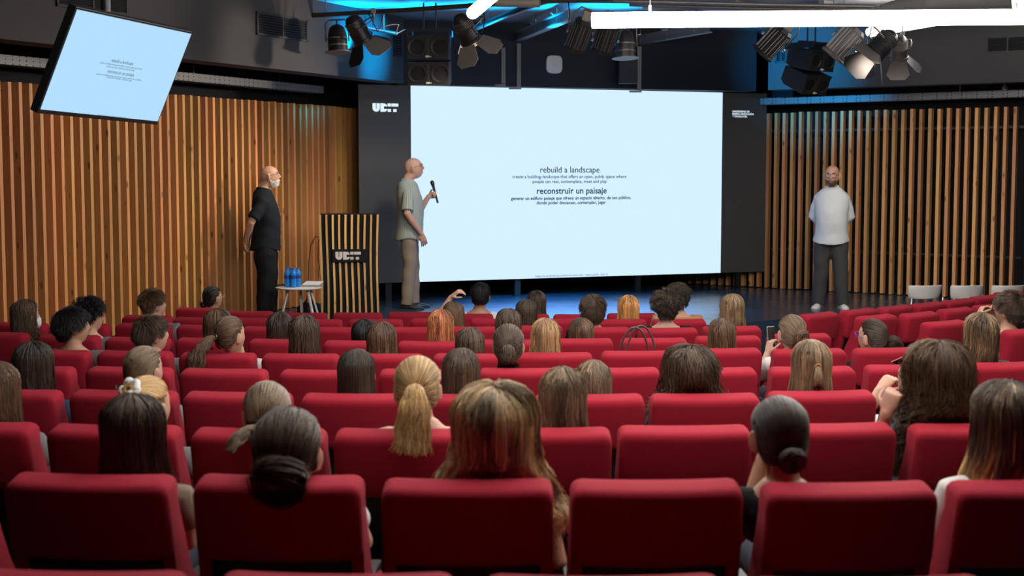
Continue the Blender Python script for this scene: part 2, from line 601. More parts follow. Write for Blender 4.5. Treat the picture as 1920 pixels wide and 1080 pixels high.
def cap_arrays(low, scale=1.0, M=None):
    nu, nv = 36, 26
    th = np.linspace(.02, 2.5, nv); az = np.linspace(-math.pi, math.pi, nu + 1)[:-1]
    TH, AZ = np.meshgrid(th, az, indexing='ij')
    D = sdir(TH, AZ).reshape(-1, 3)
    ok = scalp_ok(D, low)
    P = HC + HE * D * scale
    q = []
    for i in range(nv - 1):
        for j in range(nu):
            f = (i * nu + j, (i + 1) * nu + j, (i + 1) * nu + (j + 1) % nu, i * nu + (j + 1) % nu)
            if all(ok[list(f)]): q.append(f)
    return P, np.array(q)


def np_mesh(name, V, Q, m, tint=None, tip=None):
    me = bpy.data.meshes.new(name)
    me.vertices.add(len(V)); me.vertices.foreach_set('co', V.astype('f').ravel())
    me.loops.add(len(Q) * 4); me.loops.foreach_set('vertex_index', Q.astype('i').ravel())
    me.polygons.add(len(Q)); me.polygons.foreach_set('loop_start', (np.arange(len(Q)) * 4).astype('i'))
    me.polygons.foreach_set('use_smooth', np.ones(len(Q), bool))
    me.materials.append(m)
    if tint is not None:
        a = me.attributes.new('tint', 'FLOAT_COLOR', 'POINT')
        c = np.ones((len(V), 4), 'f'); c[:, 0] = tint; c[:, 1] = tip; c[:, 2] = 0
        a.data.foreach_set('color', c.ravel())
    me.update(calc_edges=True)
    me.validate()
    return me


QUAL = {3: (3900, 15, .00145), 2: (2300, 12, .0019), 1: (1150, 10, .0027), 0: (420, 10, .0048)}


def make_hair(st, q, m, M, sc, rs, parent):
    """st: style dict; M head matrix (local to the person); returns the hair object"""
    n0, mm, rad = QUAL[q]
    n0 = int(n0 * st.get('dens', 1))
    kind = st['kind']
    Minv = np.array(M.to_3x3().inverted())
    g = Minv @ np.array([0, 0, -1.0]) / sc
    low = st.get('low', -.6)
    Vs, Qs, Ts, Ps = [], [], [], []
    cnt = 0

    def push(P, r=rad, tint=None, tip=None, taper=.6):
        nonlocal cnt
        n, m_, _ = P.shape
        if tint is None: tint = np.clip(1 + rs.normal(size=n) * .24, .45, 1.7)
        if tip is None: tip = np.zeros((n, m_))
        v, f, a, b = strands_arrays(P, np.full(n, r) * (.7 + .6 * rs.rand(n)), tint, tip, taper)
        Vs.append(v); Qs.append(f + cnt); Ts.append(a); Ps.append(b); cnt += len(v)

    hl = st.get('hl', 0)
    omb = st.get('ombre')

    def tips(n, m_, start=0.):
        t = np.linspace(start, 1, m_)[None, :] * np.ones((n, 1))
        o = np.zeros((n, m_))
        if omb: o = sm((t - omb[0]) / max(omb[1] - omb[0], .01)) * (.75 + .25 * rs.rand(n, 1))
        if hl: o = np.maximum(o, (rs.rand(n, 1) < hl) * (.35 + .65 * rs.rand(n, 1)) * np.ones((1, m_)))
        return o

    cP, cQ = cap_arrays(low, 1.0)
    Vs.append(cP); Qs.append(cQ); Ts.append(np.full(len(cP), .7)); Ps.append(np.zeros(len(cP))); cnt += len(cP)
    if kind in ('loose', 'half'):
        d = scalp(n0, rs, low)
        L = st['L']; vol = st.get('vol', .1); fl = st.get('flare', .4); wv = st.get('wave', .004); wl = st.get('wlen', .12)
        K = st.get('locks', 70)
        sd = scalp(K, rs, low)
        seedphase = rs.rand(K) * 6.28; seedv = rs.rand(K)
        fr_ = st.get('front', 1.75)
        SP = loose_paths(sd, L, mm, rs, vol, fl, wv, wl, g, seedphase, fr_, seedv, inw=st.get('inw', 0))
        near = np.argmax(d @ sd.T, axis=1)
        OP = loose_paths(d, L, mm, rs, vol, fl, wv * .8, wl, g, seedphase[near] + rs.normal(size=n0) * .5, fr_, np.clip(seedv[near] + rs.normal(size=n0) * .25, 0, 1.2), inw=st.get('inw', 0))
        w = (st.get('clump', .55) * sm(np.linspace(0, 1, mm) * 1.4))[None, :, None]
        P = OP * (1 - w) + SP[near] * w
        fz = st.get('frizz', .0025)
        P = P + np.cumsum(rs.normal(size=P.shape) * fz, axis=1) * np.linspace(0, 1, mm)[None, :, None]
        tl = np.clip(1 + rs.normal(size=K) * .34, .38, 1.9)
        push(P, tint=np.clip(tl[near] * (1 + rs.normal(size=n0) * .18), .4, 1.8), tip=tips(n0, mm))
        az_ = np.linspace(-fr_, fr_, 44); dS = sdir(np.full(44, .30), az_)
        SH_ = loose_paths(dS, L * .97, mm, rs, vol, fl, 0, wl, g, np.zeros(44), fr_, np.full(44, .12))
        q_ = np.array([(i * mm + j, (i + 1) * mm + j, (i + 1) * mm + j + 1, i * mm + j + 1) for i in range(43) for j in range(mm - 1)])
        Vs.append(SH_.reshape(-1, 3)); Qs.append(q_ + cnt); Ts.append(np.full(44 * mm, .5)); Ps.append(np.zeros(44 * mm)); cnt += 44 * mm
        if kind == 'half':
            T = np.array([0, -.94, .12])
            dd = d[(d[:, 2] > .12)][: n0 // 2]
            D = slerp_paths(dd, T, mm)
            push(HC + HE * D * (1.06 + .03 * rs.rand(len(dd), 1, 1)), tip=tips(len(dd), mm))
            tb = HC + HE * T / np.linalg.norm(T) * 1.12
            tp, _ = tail_paths([tb, tb + [0, -.02, -.03], tb + [0, -.02, -.12], tb + [0, -.005, -.24]], n0 // 5, mm, rs, .012, .03, .02, .004)
            push(tp, tip=tips(n0 // 5, mm))
    elif kind in ('pony', 'bun'):
        T = np.array(st.get('tie', (0, -.95, -.1)), float); T /= np.linalg.norm(T)
        d = scalp(n0, rs, low)
        d = d[~((np.abs(d[:, 0]) > .86) & (d[:, 2] < .05) & (d[:, 1] > -.22))]
        D = slerp_paths(d, T, mm, bow=st.get('bow', .10))
        ear = np.exp(-((1 - np.abs(D[..., 0])) / .14) ** 2) * (D[..., 2] < .35) * (D[..., 1] > -.45)
        D[..., 2] += .30 * ear; D /= np.linalg.norm(D, axis=-1, keepdims=True)
        lay = 1.03 + st.get('vol', .04) * rs.rand(len(d), 1, 1)
        wob = st.get('mess', .0)
        Pp = HC + HE * D * lay
        if wob: Pp = Pp + np.cumsum(rs.normal(size=Pp.shape) * wob * .004, axis=1)
        push(Pp, tip=tips(len(d), mm), taper=.2)
        tb = HC + HE * T * 1.06
        if kind == 'pony':
            ctrl = [tb] + [tb + np.array(p) for p in st['tail']]
            nt = int(n0 * .55)
            tp, lk = tail_paths(ctrl, nt, mm + 4, rs, st.get('r0', .014), st.get('r1', .035), st.get('r2', .012), st.get('wave', .004), st.get('wlen', .11))
            tt = np.clip(1 + rs.normal(size=10) * .22, .5, 1.6)
            push(tp, tint=tt[lk] * np.clip(1 + rs.normal(size=nt) * .15, .5, 1.5), tip=tips(nt, mm + 4, .3))
        else:
            rb = st.get('rb', .042)
            bc = HC + HE * T + T * rb * st.get('bo', .6) + np.array(st.get('boff', (0, 0, 0)))
            nb = int(n0 * .5)
            push(bun_paths(bc, nb, mm + 6, rs, rb, T, st.get('bmess', .12)), tip=tips(nb, mm + 6), taper=.3)
        if st.get('wisps'):
            nw = st['wisps']
            dw = scalp(nw * 6, rs, low); dw = dw[(dw[:, 2] < -.2)][:nw]
            if len(dw):
                push(loose_paths(dw, .05, mm, rs, .05, .3, .012, .06, g, rs.rand(len(dw)) * 6), r=rad * .6)
    elif kind == 'short':
        n1 = int(n0 * 2.6); m_ = 7
        d = scalp(n1, rs, low)
        d = d[~((np.abs(d[:, 0]) > .80) & (d[:, 2] < .14) & (d[:, 1] > -.34))]; n1 = len(d)
        P0 = HC + HE * d
        N = d / HE; N /= np.linalg.norm(N, axis=1, keepdims=True)
        wh = np.array(st.get('whorl', (.1, -.55, .83))); wh = wh / np.linalg.norm(wh)
        tang = d - wh; tang -= N * np.sum(tang * N, axis=1, keepdims=True); tang /= np.linalg.norm(tang, axis=1, keepdims=True) + 1e-6
        K = st.get('locks', 60)
        sdv = scalp(K, rs, low); near = np.argmax(d @ sdv.T, axis=1)
        jit = rs.normal(size=(K, 3)) * st.get('jit', .35)
        tang = tang + jit[near] + rs.normal(size=(n1, 3)) * .12
        lift = st.get('lift', .5)
        ln = st.get('len', .04)
        up = np.interp(d[:, 2], [-.6, -.1, .35, 1], [st.get('fade', .25), st.get('fade2', .5), 1, 1])
        ln = ln * up * (.8 + .4 * rs.rand(n1))
        s = np.linspace(0, 1, m_)[None, :, None]
        dirn = N * lift + tang
        dirn /= np.linalg.norm(dirn, axis=1, keepdims=True)
        P = P0[:, None, :] + dirn[:, None, :] * s * ln[:, None, None]
        P = P + g * (s ** 2 * st.get('grav', .3)) * ln[:, None, None]
        cu = st.get('curl', 0)
        if cu:
            phs = (near * 2.3)[:, None] + rs.rand(n1, 1)
            a = s[..., 0] * ln[:, None] / st.get('clen', .035) * 6.28 + phs
            side = np.cross(dirn, N + .01)
            P = P + (side[:, None, :] * (np.sin(a) * cu * s[..., 0])[..., None] + N[:, None, :] * (np.cos(a) * cu * s[..., 0])[..., None])
        # keep strands outside the skull
        loc = (P - HC) / HE; rr = np.linalg.norm(loc, axis=-1, keepdims=True)
        P = np.where(rr < 1.02, HC + HE * loc / rr * (1.02 + .02 * rs.rand(n1, 1, 1)), P)
        push(P, r=rad * st.get('thick', .62), tip=tips(n1, m_))
    V = np.concatenate(Vs)
    zz = np.clip((V[:, 2] - HC[2]) / HE[2], 0, 1)
    V[:, 0] *= 1 + .15 * sm(zz / .8); V[:, 1] = HC[1] + (V[:, 1] - HC[1]) * (1 + .10 * sm(zz / .8))
    V = V * sc
    M4 = np.array(M)
    V = V @ M4[:3, :3].T + M4[:3, 3]
    # hair lies on the seat back instead of running through it
    yc = (SH - V[:, 2]) * RECL
    ins = (np.abs(V[:, 0]) < .268) & (V[:, 2] < .990) & (V[:, 2] > .25) & (V[:, 1] > yc - .108) & (V[:, 1] < yc + .074)
    fwd_ = kind in ('loose', 'half', 'short')
    if fwd_: ins = (np.abs(V[:, 0]) < .30) & (V[:, 2] < .997) & (V[:, 2] > .2) & (V[:, 1] > yc - .25) & (V[:, 1] < yc + .074)
    fr2 = ins & (fwd_ | (V[:, 1] > yc - .02 - .3 * np.clip(V[:, 2] - .93, 0, 1)))
    rimz = ins & (V[:, 2] > .955) & (not fwd_)
    V[:, 1] = np.where(fr2, yc + .080, np.where(ins, yc - .112, V[:, 1]))
    V[:, 2] = np.where(rimz, .993, V[:, 2])
    me = np_mesh('hair', V, np.concatenate(Qs), m, np.concatenate(Ts), np.concatenate(Ps))
    o = bpy.data.objects.new('hair', me)
    COL.objects.link(o); o.parent = parent
    return o


def fur(parent, M, sc, rs, m, n, test, ln, rad, name, dirz=-.8, lift=.5):
    """short stubble/beard strands on the head ellipsoid where test(dir) holds (head-local, on the face surface)"""
    d = rs.normal(size=(n * 30, 3)); d /= np.linalg.norm(d, axis=1, keepdims=True)
    d = d[test(d)][:n]
    n = len(d)
    k = np.clip(-d[:, 2], 0, 1)
    P0 = d * np.array([.075, .101, .118])
    P0[:, 0] *= 1 - .26 * k ** 1.4
    P0[:, 1] += np.where(d[:, 1] > 0, .012 * k ** 2 * np.sqrt(np.clip(d[:, 1], 0, 1)), 0)
    P0[:, 1] += .011 * np.exp(-(P0[:, 0] / .022) ** 2 - ((P0[:, 2] + .098) / .016) ** 2) * (d[:, 1] > 0)
    N = d.copy()
    D = N * lift + np.array([0, .15, dirz]); D += rs.normal(size=D.shape) * .2
    D /= np.linalg.norm(D, axis=1, keepdims=True)
    s = np.linspace(0, 1, 5)[None, :, None]
    P = P0[:, None, :] - N[:, None, :] * .002 + D[:, None, :] * s * (ln * (.7 + .6 * rs.rand(n)))[:, None, None]
    v, f, a, b = strands_arrays(P, np.full(n, rad), np.clip(1 + rs.normal(size=n) * .25, .4, 1.7), np.zeros((n, 5)), .6)
    V = v * sc; M4 = np.array(M); V = V @ M4[:3, :3].T + M4[:3, 3]
    o = bpy.data.objects.new(name, np_mesh(name, V, f, m, a, b))
    COL.objects.link(o); o.parent = parent
    return o


def glasses(parent, M, sc, m, lens=True, rw=.026, rh=.019):
    mb = MB(); ml = MB()
    for sx in (-1, 1):
        ring = []
        for i in range(18):
            a = 2 * math.pi * i / 18
            ca, sa = math.cos(a), math.sin(a)
            e = .62
            ring.append(M @ (Vector((sx * .033 + rw * math.copysign(abs(ca) ** e, ca), .111 - .010 * abs(ca), .012 + rh * math.copysign(abs(sa) ** e, sa))) * sc))
        mb.tube(ring, .0024 * sc, 6, closed=True)
        mid = M @ (Vector((sx * .033, .108, .012)) * sc)
        ml.loft([[p + (mid - p) * .05 for p in ring], [p + (mid - p) * .05 + (M.to_3x3() @ Vector((0, .0012, 0))) for p in ring]])
        mb.tube([M @ (Vector(p) * sc) for p in ((sx * .058, .102, .018), (sx * .073, .07, .016), (sx * .0805, .02, .012), (sx * .081, -.012, .004), (sx * .079, -.022, -.012))], .0021 * sc, 6)
    mb.tube([M @ (Vector(p) * sc) for p in ((-.008, .112, .016), (0, .115, .019), (.008, .112, .016))], .0022 * sc, 6)
    o = mb.build('glasses', m, parent, smooth=True, world=False)
    if lens:
        ml.build('lens', mat('lens_glass', (.8, .85, .9, 1), rough=.03, alpha=.10), o, world=False)
    return o


def eyes(parent, M, sc, brow=None):
    for sx in (-1, 1):
        c = M @ (Vector((sx * .031, .0770, .012)) * sc)
        MB().sphere(c, .0112 * sc, 14, 10).build('eye', mat('eye_white', (.42, .38, .35), rough=.25), parent, smooth=True, world=False)
        c2 = M @ (Vector((sx * .031, .0830, .012)) * sc)
        ir = MB().sphere(c2, .0064 * sc, 12, 8).build('iris', mat('iris_brown', (.05, .03, .02), rough=.1), parent, smooth=True, world=False)
        if brow:
            MB().tube([M @ (Vector(p) * sc) for p in ((sx * .014, .0985, .033), (sx * .03, .0945, .039), (sx * .048, .083, .035))], [.0035 * sc, .0042 * sc, .002 * sc], 6).build('eyebrow', brow, parent, smooth=True, world=False)


# ---------------------------------------------------------------- a seated member of the audience
SKINS = {'a': skin('skin_light', (.56, .33, .235)), 'b': skin('skin_tan', (.47, .265, .175)), 'c': skin('skin_pale', (.62, .39, .29))}


def cloth(col, name=None):
    k = name or 'cloth_%d_%d_%d' % tuple(int(c * 1000) for c in col[:3])
    return mat(k, (*col[:3], 1), rough=.85, spec=.2, bump=.12, bscale=110, sheen=.15)


def seated(root, sp, rs):
    """builds body, clothing and hair under root; local frame: floor below the seat-back top, +y to the stage"""
    ht = sp['ht']; hx = sp.get('hx', 0); hy = sp.get('hy', .20)
    q = sp.get('q', 1); male = sp.get('male', False)
    sc = sp.get('hs', 1.0) * (1.04 if male else 1.0)
    vs = sp.get('vox', .0058 if sp.get('armL') else {3: .008, 2: .0085, 1: .010, 0: .02}[q] if sp['hair']['kind'] != 'loose' or sp.get('face') or q == 3 else .0125)
    M = Matrix.Translation((hx, hy, ht - .130 * sc)) @ Matrix.Rotation(R(sp.get('yaw', 0)), 4, 'Z') @ Matrix.Rotation(R(sp.get('roll', 0)), 4, 'Y') @ Matrix.Rotation(R(sp.get('pitch', 4)), 4, 'X')
    zs = ht - .335
    w = 1.06 if male else .92
    yb = .26
    body = MB()
    tr = [(0, yb + .06, .50, .14, .11), (0, yb + .05, .54, .162 * w, .125), (0, yb + .03, .60, .158 * w, .118), (hx * .3, yb, .72, .142 * w, .105), (hx * .6, yb - .02, zs - .12, .158 * w, .112),
          (hx * .8, yb - .045, zs - .03, .165 * w, .10), (hx * .85, yb - .055, zs + .03, .122 * w, .075), (hx * .9, yb - .06, zs + .075, .064, .058)]
    body.ell(tr)
    nk = M @ Vector((0, -.018, -.05))
    body.tube([(hx * .88, yb - .06, zs + .03), (hx * .92, yb - .062, zs + .10), tuple(nk)], [.064 * w, .054 * w, .054 * w], 16)
    head_mesh(body, M, sc, jaw=1.25 if male else 1.0)
    sk = SKINS[sp.get('skin', 'a')]
    sleeves = {}
    for sx, key in ((-1, 'L'), (1, 'R')):
        sh = Vector((hx * .8 + sx * .172 * w, yb - .045, zs - .01))
        arm = sp.get('arm' + key)
        if arm:
            el, wr = Vector(arm['e']), Vector(arm['w'])
        else:
            el, wr = Vector((sx * .205, .27, .70)), Vector((sx * .10, .46, .675))
        body.tube([sh + Vector((-sx * .04, 0, .005)), sh, sh.lerp(el, .5), el, el.lerp(wr, .3), el.lerp(wr, .75), wr], [.05 * w, .054 * w, .043 * w, .038 * w, .040 * w, .030 * w, .025 * w], 12, round_ends=True)
        fd = (wr - el).normalized()
        if arm and 'f' in arm: fd = Vector(arm['f'])
        nd = Vector(arm['n']) if arm and 'n' in arm else Vector((0, 0, 1))
        hand(body, wr, fd, nd, (arm or {}).get('curl', .35), side=(arm or {}).get('side', -sx), sc=.95, curls=(arm or {}).get('curls'))
        sleeves[key] = (sh, el, wr)
        hip = Vector((sx * .075, yb + .06, .575)); kn = Vector((sx * .095, .74, .56)); an = Vector((sx * .10, .74, .09))
        body.tube([hip, hip.lerp(kn, .5), kn, kn.lerp(an, .35), an], [.082, .072, .056, .052, .036], 12, round_ends=True)
        body.tube([an + Vector((0, -.03, -.05)), an + Vector((0, .06, -.06)), an + Vector((0, .14, -.07))], [.032, .032, .022], 10, round_ends=True)
    voxel(body, 'body', sk, vs, 2, root)
    # shirt
    top = sp.get('top', (.5, .5, .5)); sl = sp.get('sleeve', .55)
    c = MB()
    g = .012
    cut = len(tr) - (2 if sp.get('tank') else 1)
    c.ell([(a, b, z, rx + g, ry + g) for i, (a, b, z, rx, ry) in enumerate(tr[:cut])])
    for key, (sh, el, wr) in sleeves.items():
        sx = -1 if key == 'L' else 1
        if sl > 0:
            if sl <= 1:
                c.tube([sh + Vector((-sx * .06, 0, 0)), sh, sh.lerp(el, sl * .5), sh.lerp(el, sl)], [.06, .07 * w, .064 * w, .062 * w], 12)
            else:
                c.tube([sh + Vector((-sx * .06, 0, 0)), sh, sh.lerp(el, .6), el, el.lerp(wr, .5), el.lerp(wr, min(sl - 1, .95))], [.06, .068 * w, .058 * w, .054 * w, .046, .04], 12)
    voxel(c, sp.get('topname', 'shirt'), cloth(top), max(vs, .011), 2, root, disp=(.002, 30))
    # trousers and shoes
    t = MB()
    t.ell([(0, yb + .06, .485, .14, .11), (0, yb + .05, .53, .176 * w, .138), (0, yb + .03, .585, .172 * w, .132)])
    s = MB()
    for sx in (-1, 1):
        hip = Vector((sx * .075, yb + .06, .575)); kn = Vector((sx * .095, .74, .56)); an = Vector((sx * .10, .74, .15))
        t.tube([hip, hip.lerp(kn, .5), kn + Vector((0, -.02, 0)), kn + Vector((0, .012, -.06)), an], [.090, .080, .068, .064, .056], 12, round_ends=False)
        s.tube([(sx * .10, .69, .045), (sx * .10, .76, .048), (sx * .10, .84, .04), (sx * .10, .90, .034)], [.04, .044, .042, .032], 10, flat=.85, round_ends=True)
    voxel(t, 'trousers', cloth(sp.get('bottom', (.03, .035, .05))), max(vs, .014), 2, root)
    s.build('shoes', mat('dark_shoes', (.03, .03, .03), rough=.6), root, smooth=True, world=False)
    hm = sp['hairmat']
    make_hair(sp['hair'], q, hm, M, sc, rs, root)
    if sp.get('glasses'): glasses(root, M, sc, mat(*sp['glasses']), lens=False)
    if sp.get('face'): eyes(root, M, sc, cloth((.03, .02, .015)))
    for ex in sp.get('extras', ()):
        ex(root, M, sc)
    return M
# ---------------------------------------------------------------- the three speakers
def stripe_mat():
    m = bpy.data.materials.new('striped_cotton'); m.use_nodes = True
    nt = m.node_tree; N = nt.nodes.new; L = nt.links.new
    b = nt.nodes['Principled BSDF']; b.inputs['Roughness'].default_value = .85; b.inputs['Specular IOR Level'].default_value = .2
    tc = N('ShaderNodeTexCoord'); sp = N('ShaderNodeSeparateXYZ'); L(tc.outputs['Object'], sp.inputs[0])
    an = N('ShaderNodeMath'); an.operation = 'ARCTAN2'; L(sp.outputs['X'], an.inputs[0]); L(sp.outputs['Y'], an.inputs[1])
    mu = N('ShaderNodeMath'); mu.operation = 'MULTIPLY'; mu.inputs[1].default_value = 5.4; L(an.outputs[0], mu.inputs[0])
    fr = N('ShaderNodeMath'); fr.operation = 'FRACT'; L(mu.outputs[0], fr.inputs[0])
    cr = N('ShaderNodeValToRGB'); cr.color_ramp.interpolation = 'CONSTANT'
    e = cr.color_ramp.elements
    e[0].position = 0; e[0].color = (.42, .47, .40, 1)
    e[1].position = .30; e[1].color = (.08, .12, .12, 1)
    for p, c in ((.42, (.50, .53, .47, 1)), (.56, (.17, .22, .22, 1)), (.70, (.55, .56, .49, 1)), (.82, (.20, .25, .20, 1))):
        k = e.new(p); k.color = c
    L(fr.outputs[0], cr.inputs[0]); L(cr.outputs[0], b.inputs['Base Color'])
    return m


def shoe(mb, a, yaw, sc=1.0):
    """a: ankle point on the ground plane"""
    Rz = Matrix.Rotation(yaw, 3, 'Z')
    rings = []
    for y, w, h in ((-.085, .020, .055), (-.07, .034, .078), (-.02, .037, .085), (.05, .040, .066), (.11, .047, .052), (.16, .042, .042), (.19, .022, .026)):
        ring = []
        for i in range(14):
            t = 2 * math.pi * i / 14
            z = h * .5 + h * .5 * math.sin(t)
            ring.append(Vector(a) + Rz @ Vector((w * math.cos(t) * (1 if math.sin(t) < .3 else .85), y, max(z, .0))) * sc)
        rings.append(ring)
    mb.loft(rings)


def standing(root, H, P):
    """P: pose and clothes; local frame: floor between the feet, +y is where the chest faces"""
    s = H / 1.78
    body = MB()
    V = lambda x, y, z: Vector((x, y, z)) * s
    bel = P.get('belly', .0); lean = P.get('lean', 0)
    tr = [(0, -.005, .86, .155, .105), (0, -.01, .95, .168, .118), (0, 0 + bel * .5, 1.06, .160, .112 + bel * .5), (0, .005 + bel * .4, 1.18, .165, .112 + bel * .45), (0, -.005, 1.32, .178, .118 + bel * .15),
          (0, -.015, 1.385, .176, .108), (0, -.020, 1.435, .150, .095), (0, -.022, 1.475, .105, .082), (0, -.022, 1.525, .078, .070)]
    tr = [tuple(v * s for v in r) for r in tr]
    body.ell(tr)
    hc = V(0, P.get('hy', .045), 1.78 - .120 * P.get('hs', 1.0))
    M = Matrix.Translation(hc) @ Matrix.Rotation(R(P.get('yaw', 0)), 4, 'Z') @ Matrix.Rotation(R(P.get('roll', 0)), 4, 'Y') @ Matrix.Rotation(R(P.get('pitch', 0)), 4, 'X')
    body.tube([V(0, -.02, 1.47), V(0, -.012, 1.54), M @ Vector((0, -.016, -.05))], [.075 * s, .062 * s, .062 * s], 16)
    hsc = s * P.get('hs', 1.0)
    head_mesh(body, M, hsc, jaw=1.3, nose=1.15)
    sk = P['skin']
    arms = {}
    for sx, key in ((-1, 'L'), (1, 'R')):
        a = P['arm' + key]
        sh = V(sx * P.get('shw', .166), -.02, 1.366); el = Vector(a['e']) * s; wr = Vector(a['w']) * s
        body.tube([sh + V(-sx * .05, 0, .01), sh, sh.lerp(el, .45), el, el.lerp(wr, .3), el.lerp(wr, .75), wr], [.048 * s, .052 * s, .046 * s, .042 * s, .044 * s, .032 * s, .027 * s], 14, round_ends=True)
        hand(body, wr, a['f'], a['n'], a.get('curl', .3), side=a.get('side', -sx), sc=s * 1.02, curls=a.get('curls'))
        arms[key] = (sh, el, wr)
    feet = P['feet']
    legs = {}
    for sx, key in ((-1, 'L'), (1, 'R')):
        fx, fy, fyaw = feet[key]
        hip = V(sx * .09, -.01, .90); an = V(fx, fy, .09); kn = hip.lerp(an, .5) + V(0, P.get('knee', .02), 0)
        body.tube([hip, hip.lerp(kn, .5), kn, kn.lerp(an, .35), an], [.09 * s, .076 * s, .056 * s, .054 * s, .04 * s], 14, round_ends=True)
        legs[key] = (hip, kn, an, fyaw)
    voxel(body, 'body', sk, .0062, 1, root)
    # trousers
    t = MB()
    t.ell([tuple(v * s for v in r) for r in ((0, -.01, .80, .12, .10), (0, -.012, .86, .182, .128), (0, -.012, .93, .184, .132), (0, 0, 1.0, .172, .122))])
    lo = P.get('loose', 1.0)
    for key in ('L', 'R'):
        hip, kn, an, fy = legs[key]
        bot = an + V(0, -.005, P.get('hem', -.01))
        t.tube([hip + V(0, 0, .02), hip.lerp(kn, .35), hip.lerp(kn, .75), kn, kn.lerp(bot, .5), bot], [.10 * s, .098 * s * lo, .084 * s * lo, .078 * s * lo, .074 * s * lo, .068 * s * lo], 16)
    voxel(t, 'trousers', P['trousers'], .009, 2, root, disp=(P.get('fold', .005), 17))
    # shirt
    c = MB()
    hem = P.get('hemz', .82)
    g = P.get('ease', .018)
    fl = P.get('hemw', .004)
    rr = [(0, -.01, hem, .204 + fl, .156 + bel * .5 + fl), (0, -.008 + bel * .3, (hem + 1.06) / 2, .200, .150 + bel * .5)] + [(r[0] / s, r[1] / s, r[2] / s, r[3] / s + g * 1.15, r[4] / s + g * 1.25) for r in tr[2:8]] + [(0, -.022, 1.508, .098, .086)]
    rings = []
    for k, r in enumerate(rr):
        rings.append([V(r[0] + r[3] * math.cos(a), r[1] + r[4] * math.sin(a), r[2] + (.045 * abs(math.cos(a)) ** 3 if k == 0 else 0)) for a in [2 * math.pi * j / 28 for j in range(28)]])
    c.loft(rings)
    for key in ('L', 'R'):
        sx = -1 if key == 'L' else 1
        sh, el, wr = arms[key]
        if P['sleeve'] <= 1:
            e = sh.lerp(el, P['sleeve'])
            c.tube([sh + V(-sx * .06, 0, .005), sh, sh.lerp(e, .5), e], [.056 * s, .064 * s, .070 * s, .075 * s], 14)
        else:
            c.tube([sh + V(-sx * .06, 0, .005), sh, sh.lerp(el, .5), el, el.lerp(wr, .5), el.lerp(wr, .93)], [.056 * s, .061 * s, .061 * s, .058 * s, .050 * s, .042 * s], 14)
    sh_o = voxel(c, 'shirt', P['shirt'], .009, 7, root, disp=(.003, 22))
    # collar band folded over, open at the front
    cb = MB(); rings = []
    for i in range(25):
        t = -1 + 2 * i / 24
        a = t * R(158)
        k = abs(t) ** 3
        c_, s_ = math.cos(a), math.sin(a)
        P_ = lambda r, z: V(r * s_, -r * .95 * c_ - .018 + .012 * k, z)
        z0 = 1.512 - .035 * k
        rings.append([P_(.074, z0 - .02), P_(.071, z0 + .022), P_(.076, z0 + .028), P_(.084 + .006 * k, z0 + .018), P_(.100 + .012 * k, z0 - .022 - .035 * k), P_(.096 + .012 * k, z0 - .026 - .035 * k), P_(.079, z0 + .004)])
    cb.loft(rings); cb.build('collar', P.get('collar', P['shirt']), sh_o, smooth=True, world=False)
    if P.get('buttons'):
        bt = P['buttons']
        for z in np.arange(hem + .08, 1.40, .085):
            ry = np.interp(z, [r[2] for r in rr], [r[1] + r[4] for r in rr]) * s
            MB().lathe([(.0, 0), (.0065, 0), (.0065, .004), (0, .005)], (0, ry + .001, z * s), (0, 1, 0), 10).build('button', bt, sh_o, world=False)
    # shoes
    for key in ('L', 'R'):
        hip, kn, an, fy = legs[key]
        m = MB(); shoe(m, (an.x, an.y - .0, 0), fy, s)
        so = m.build('shoe', P['shoe'], root, smooth=True, world=False)
        m = MB()
        Rz = Matrix.Rotation(fy, 3, 'Z')
        m.prism([((Rz @ Vector((x, y, 0)))[0] * s + an.x, (Rz @ Vector((x, y, 0)))[1] * s + an.y) for x, y in ((-.03, -.088), (.03, -.088), (.042, .04), (.05, .11), (.04, .17), (0, .198), (-.04, .17), (-.05, .11), (-.042, .04))], .016)
        m.build('sole', P['sole'], so, world=False)
    eyes(root, M, hsc, P.get('brow'))
    glasses(root, M, hsc, P['frames'])
    MB().tube([M @ (Vector(p) * hsc) for p in ((-.022, .0895, -.0605), (-.010, .0955, -.061), (0, .0968, -.062), (.010, .0955, -.061), (.022, .0895, -.0605))], [.002 * s, .0042 * s, .0045 * s, .0042 * s, .002 * s], 8).build('mouth', mat('lip', (.33, .13, .11), rough=.45), root, smooth=True, world=False)
    return M, hsc, arms
# ---------------------------------------------------------------- upholstered seats
SH = .98                                   # top of the back above its floor


def cushion(mb, w, prof, bow, nx=14, edge=.03):
    """prof: closed side outline (y, z); lofted along x with a bowed rear and softened ends"""
    cy = sum(p[0] for p in prof) / len(prof); cz = sum(p[1] for p in prof) / len(prof)
    xs = [-w / 2, -w / 2 + edge * .12, -w / 2 + edge * .45, -w / 2 + edge] + [(-.5 + (i + 1) / (nx + 1)) * (w - 2 * edge) for i in range(nx)] + [w / 2 - edge, w / 2 - edge * .45, w / 2 - edge * .12, w / 2]
    ins = [.030, .016, .005, 0] + [0] * nx + [0, .005, .016, .030]
    rings = []
    for x, k in zip(xs, ins):
        b = -bow * (1 - (2 * x / w) ** 2)
        ring = []
        for y, z in prof:
            dy, dz = y - cy, z - cz
            L = math.hypot(dy, dz)
            f = max(0, 1 - k / L)
            ring.append((x, cy + dy * f + b, cz + dz * f))
        rings.append(ring)
    mb.loft(rings)


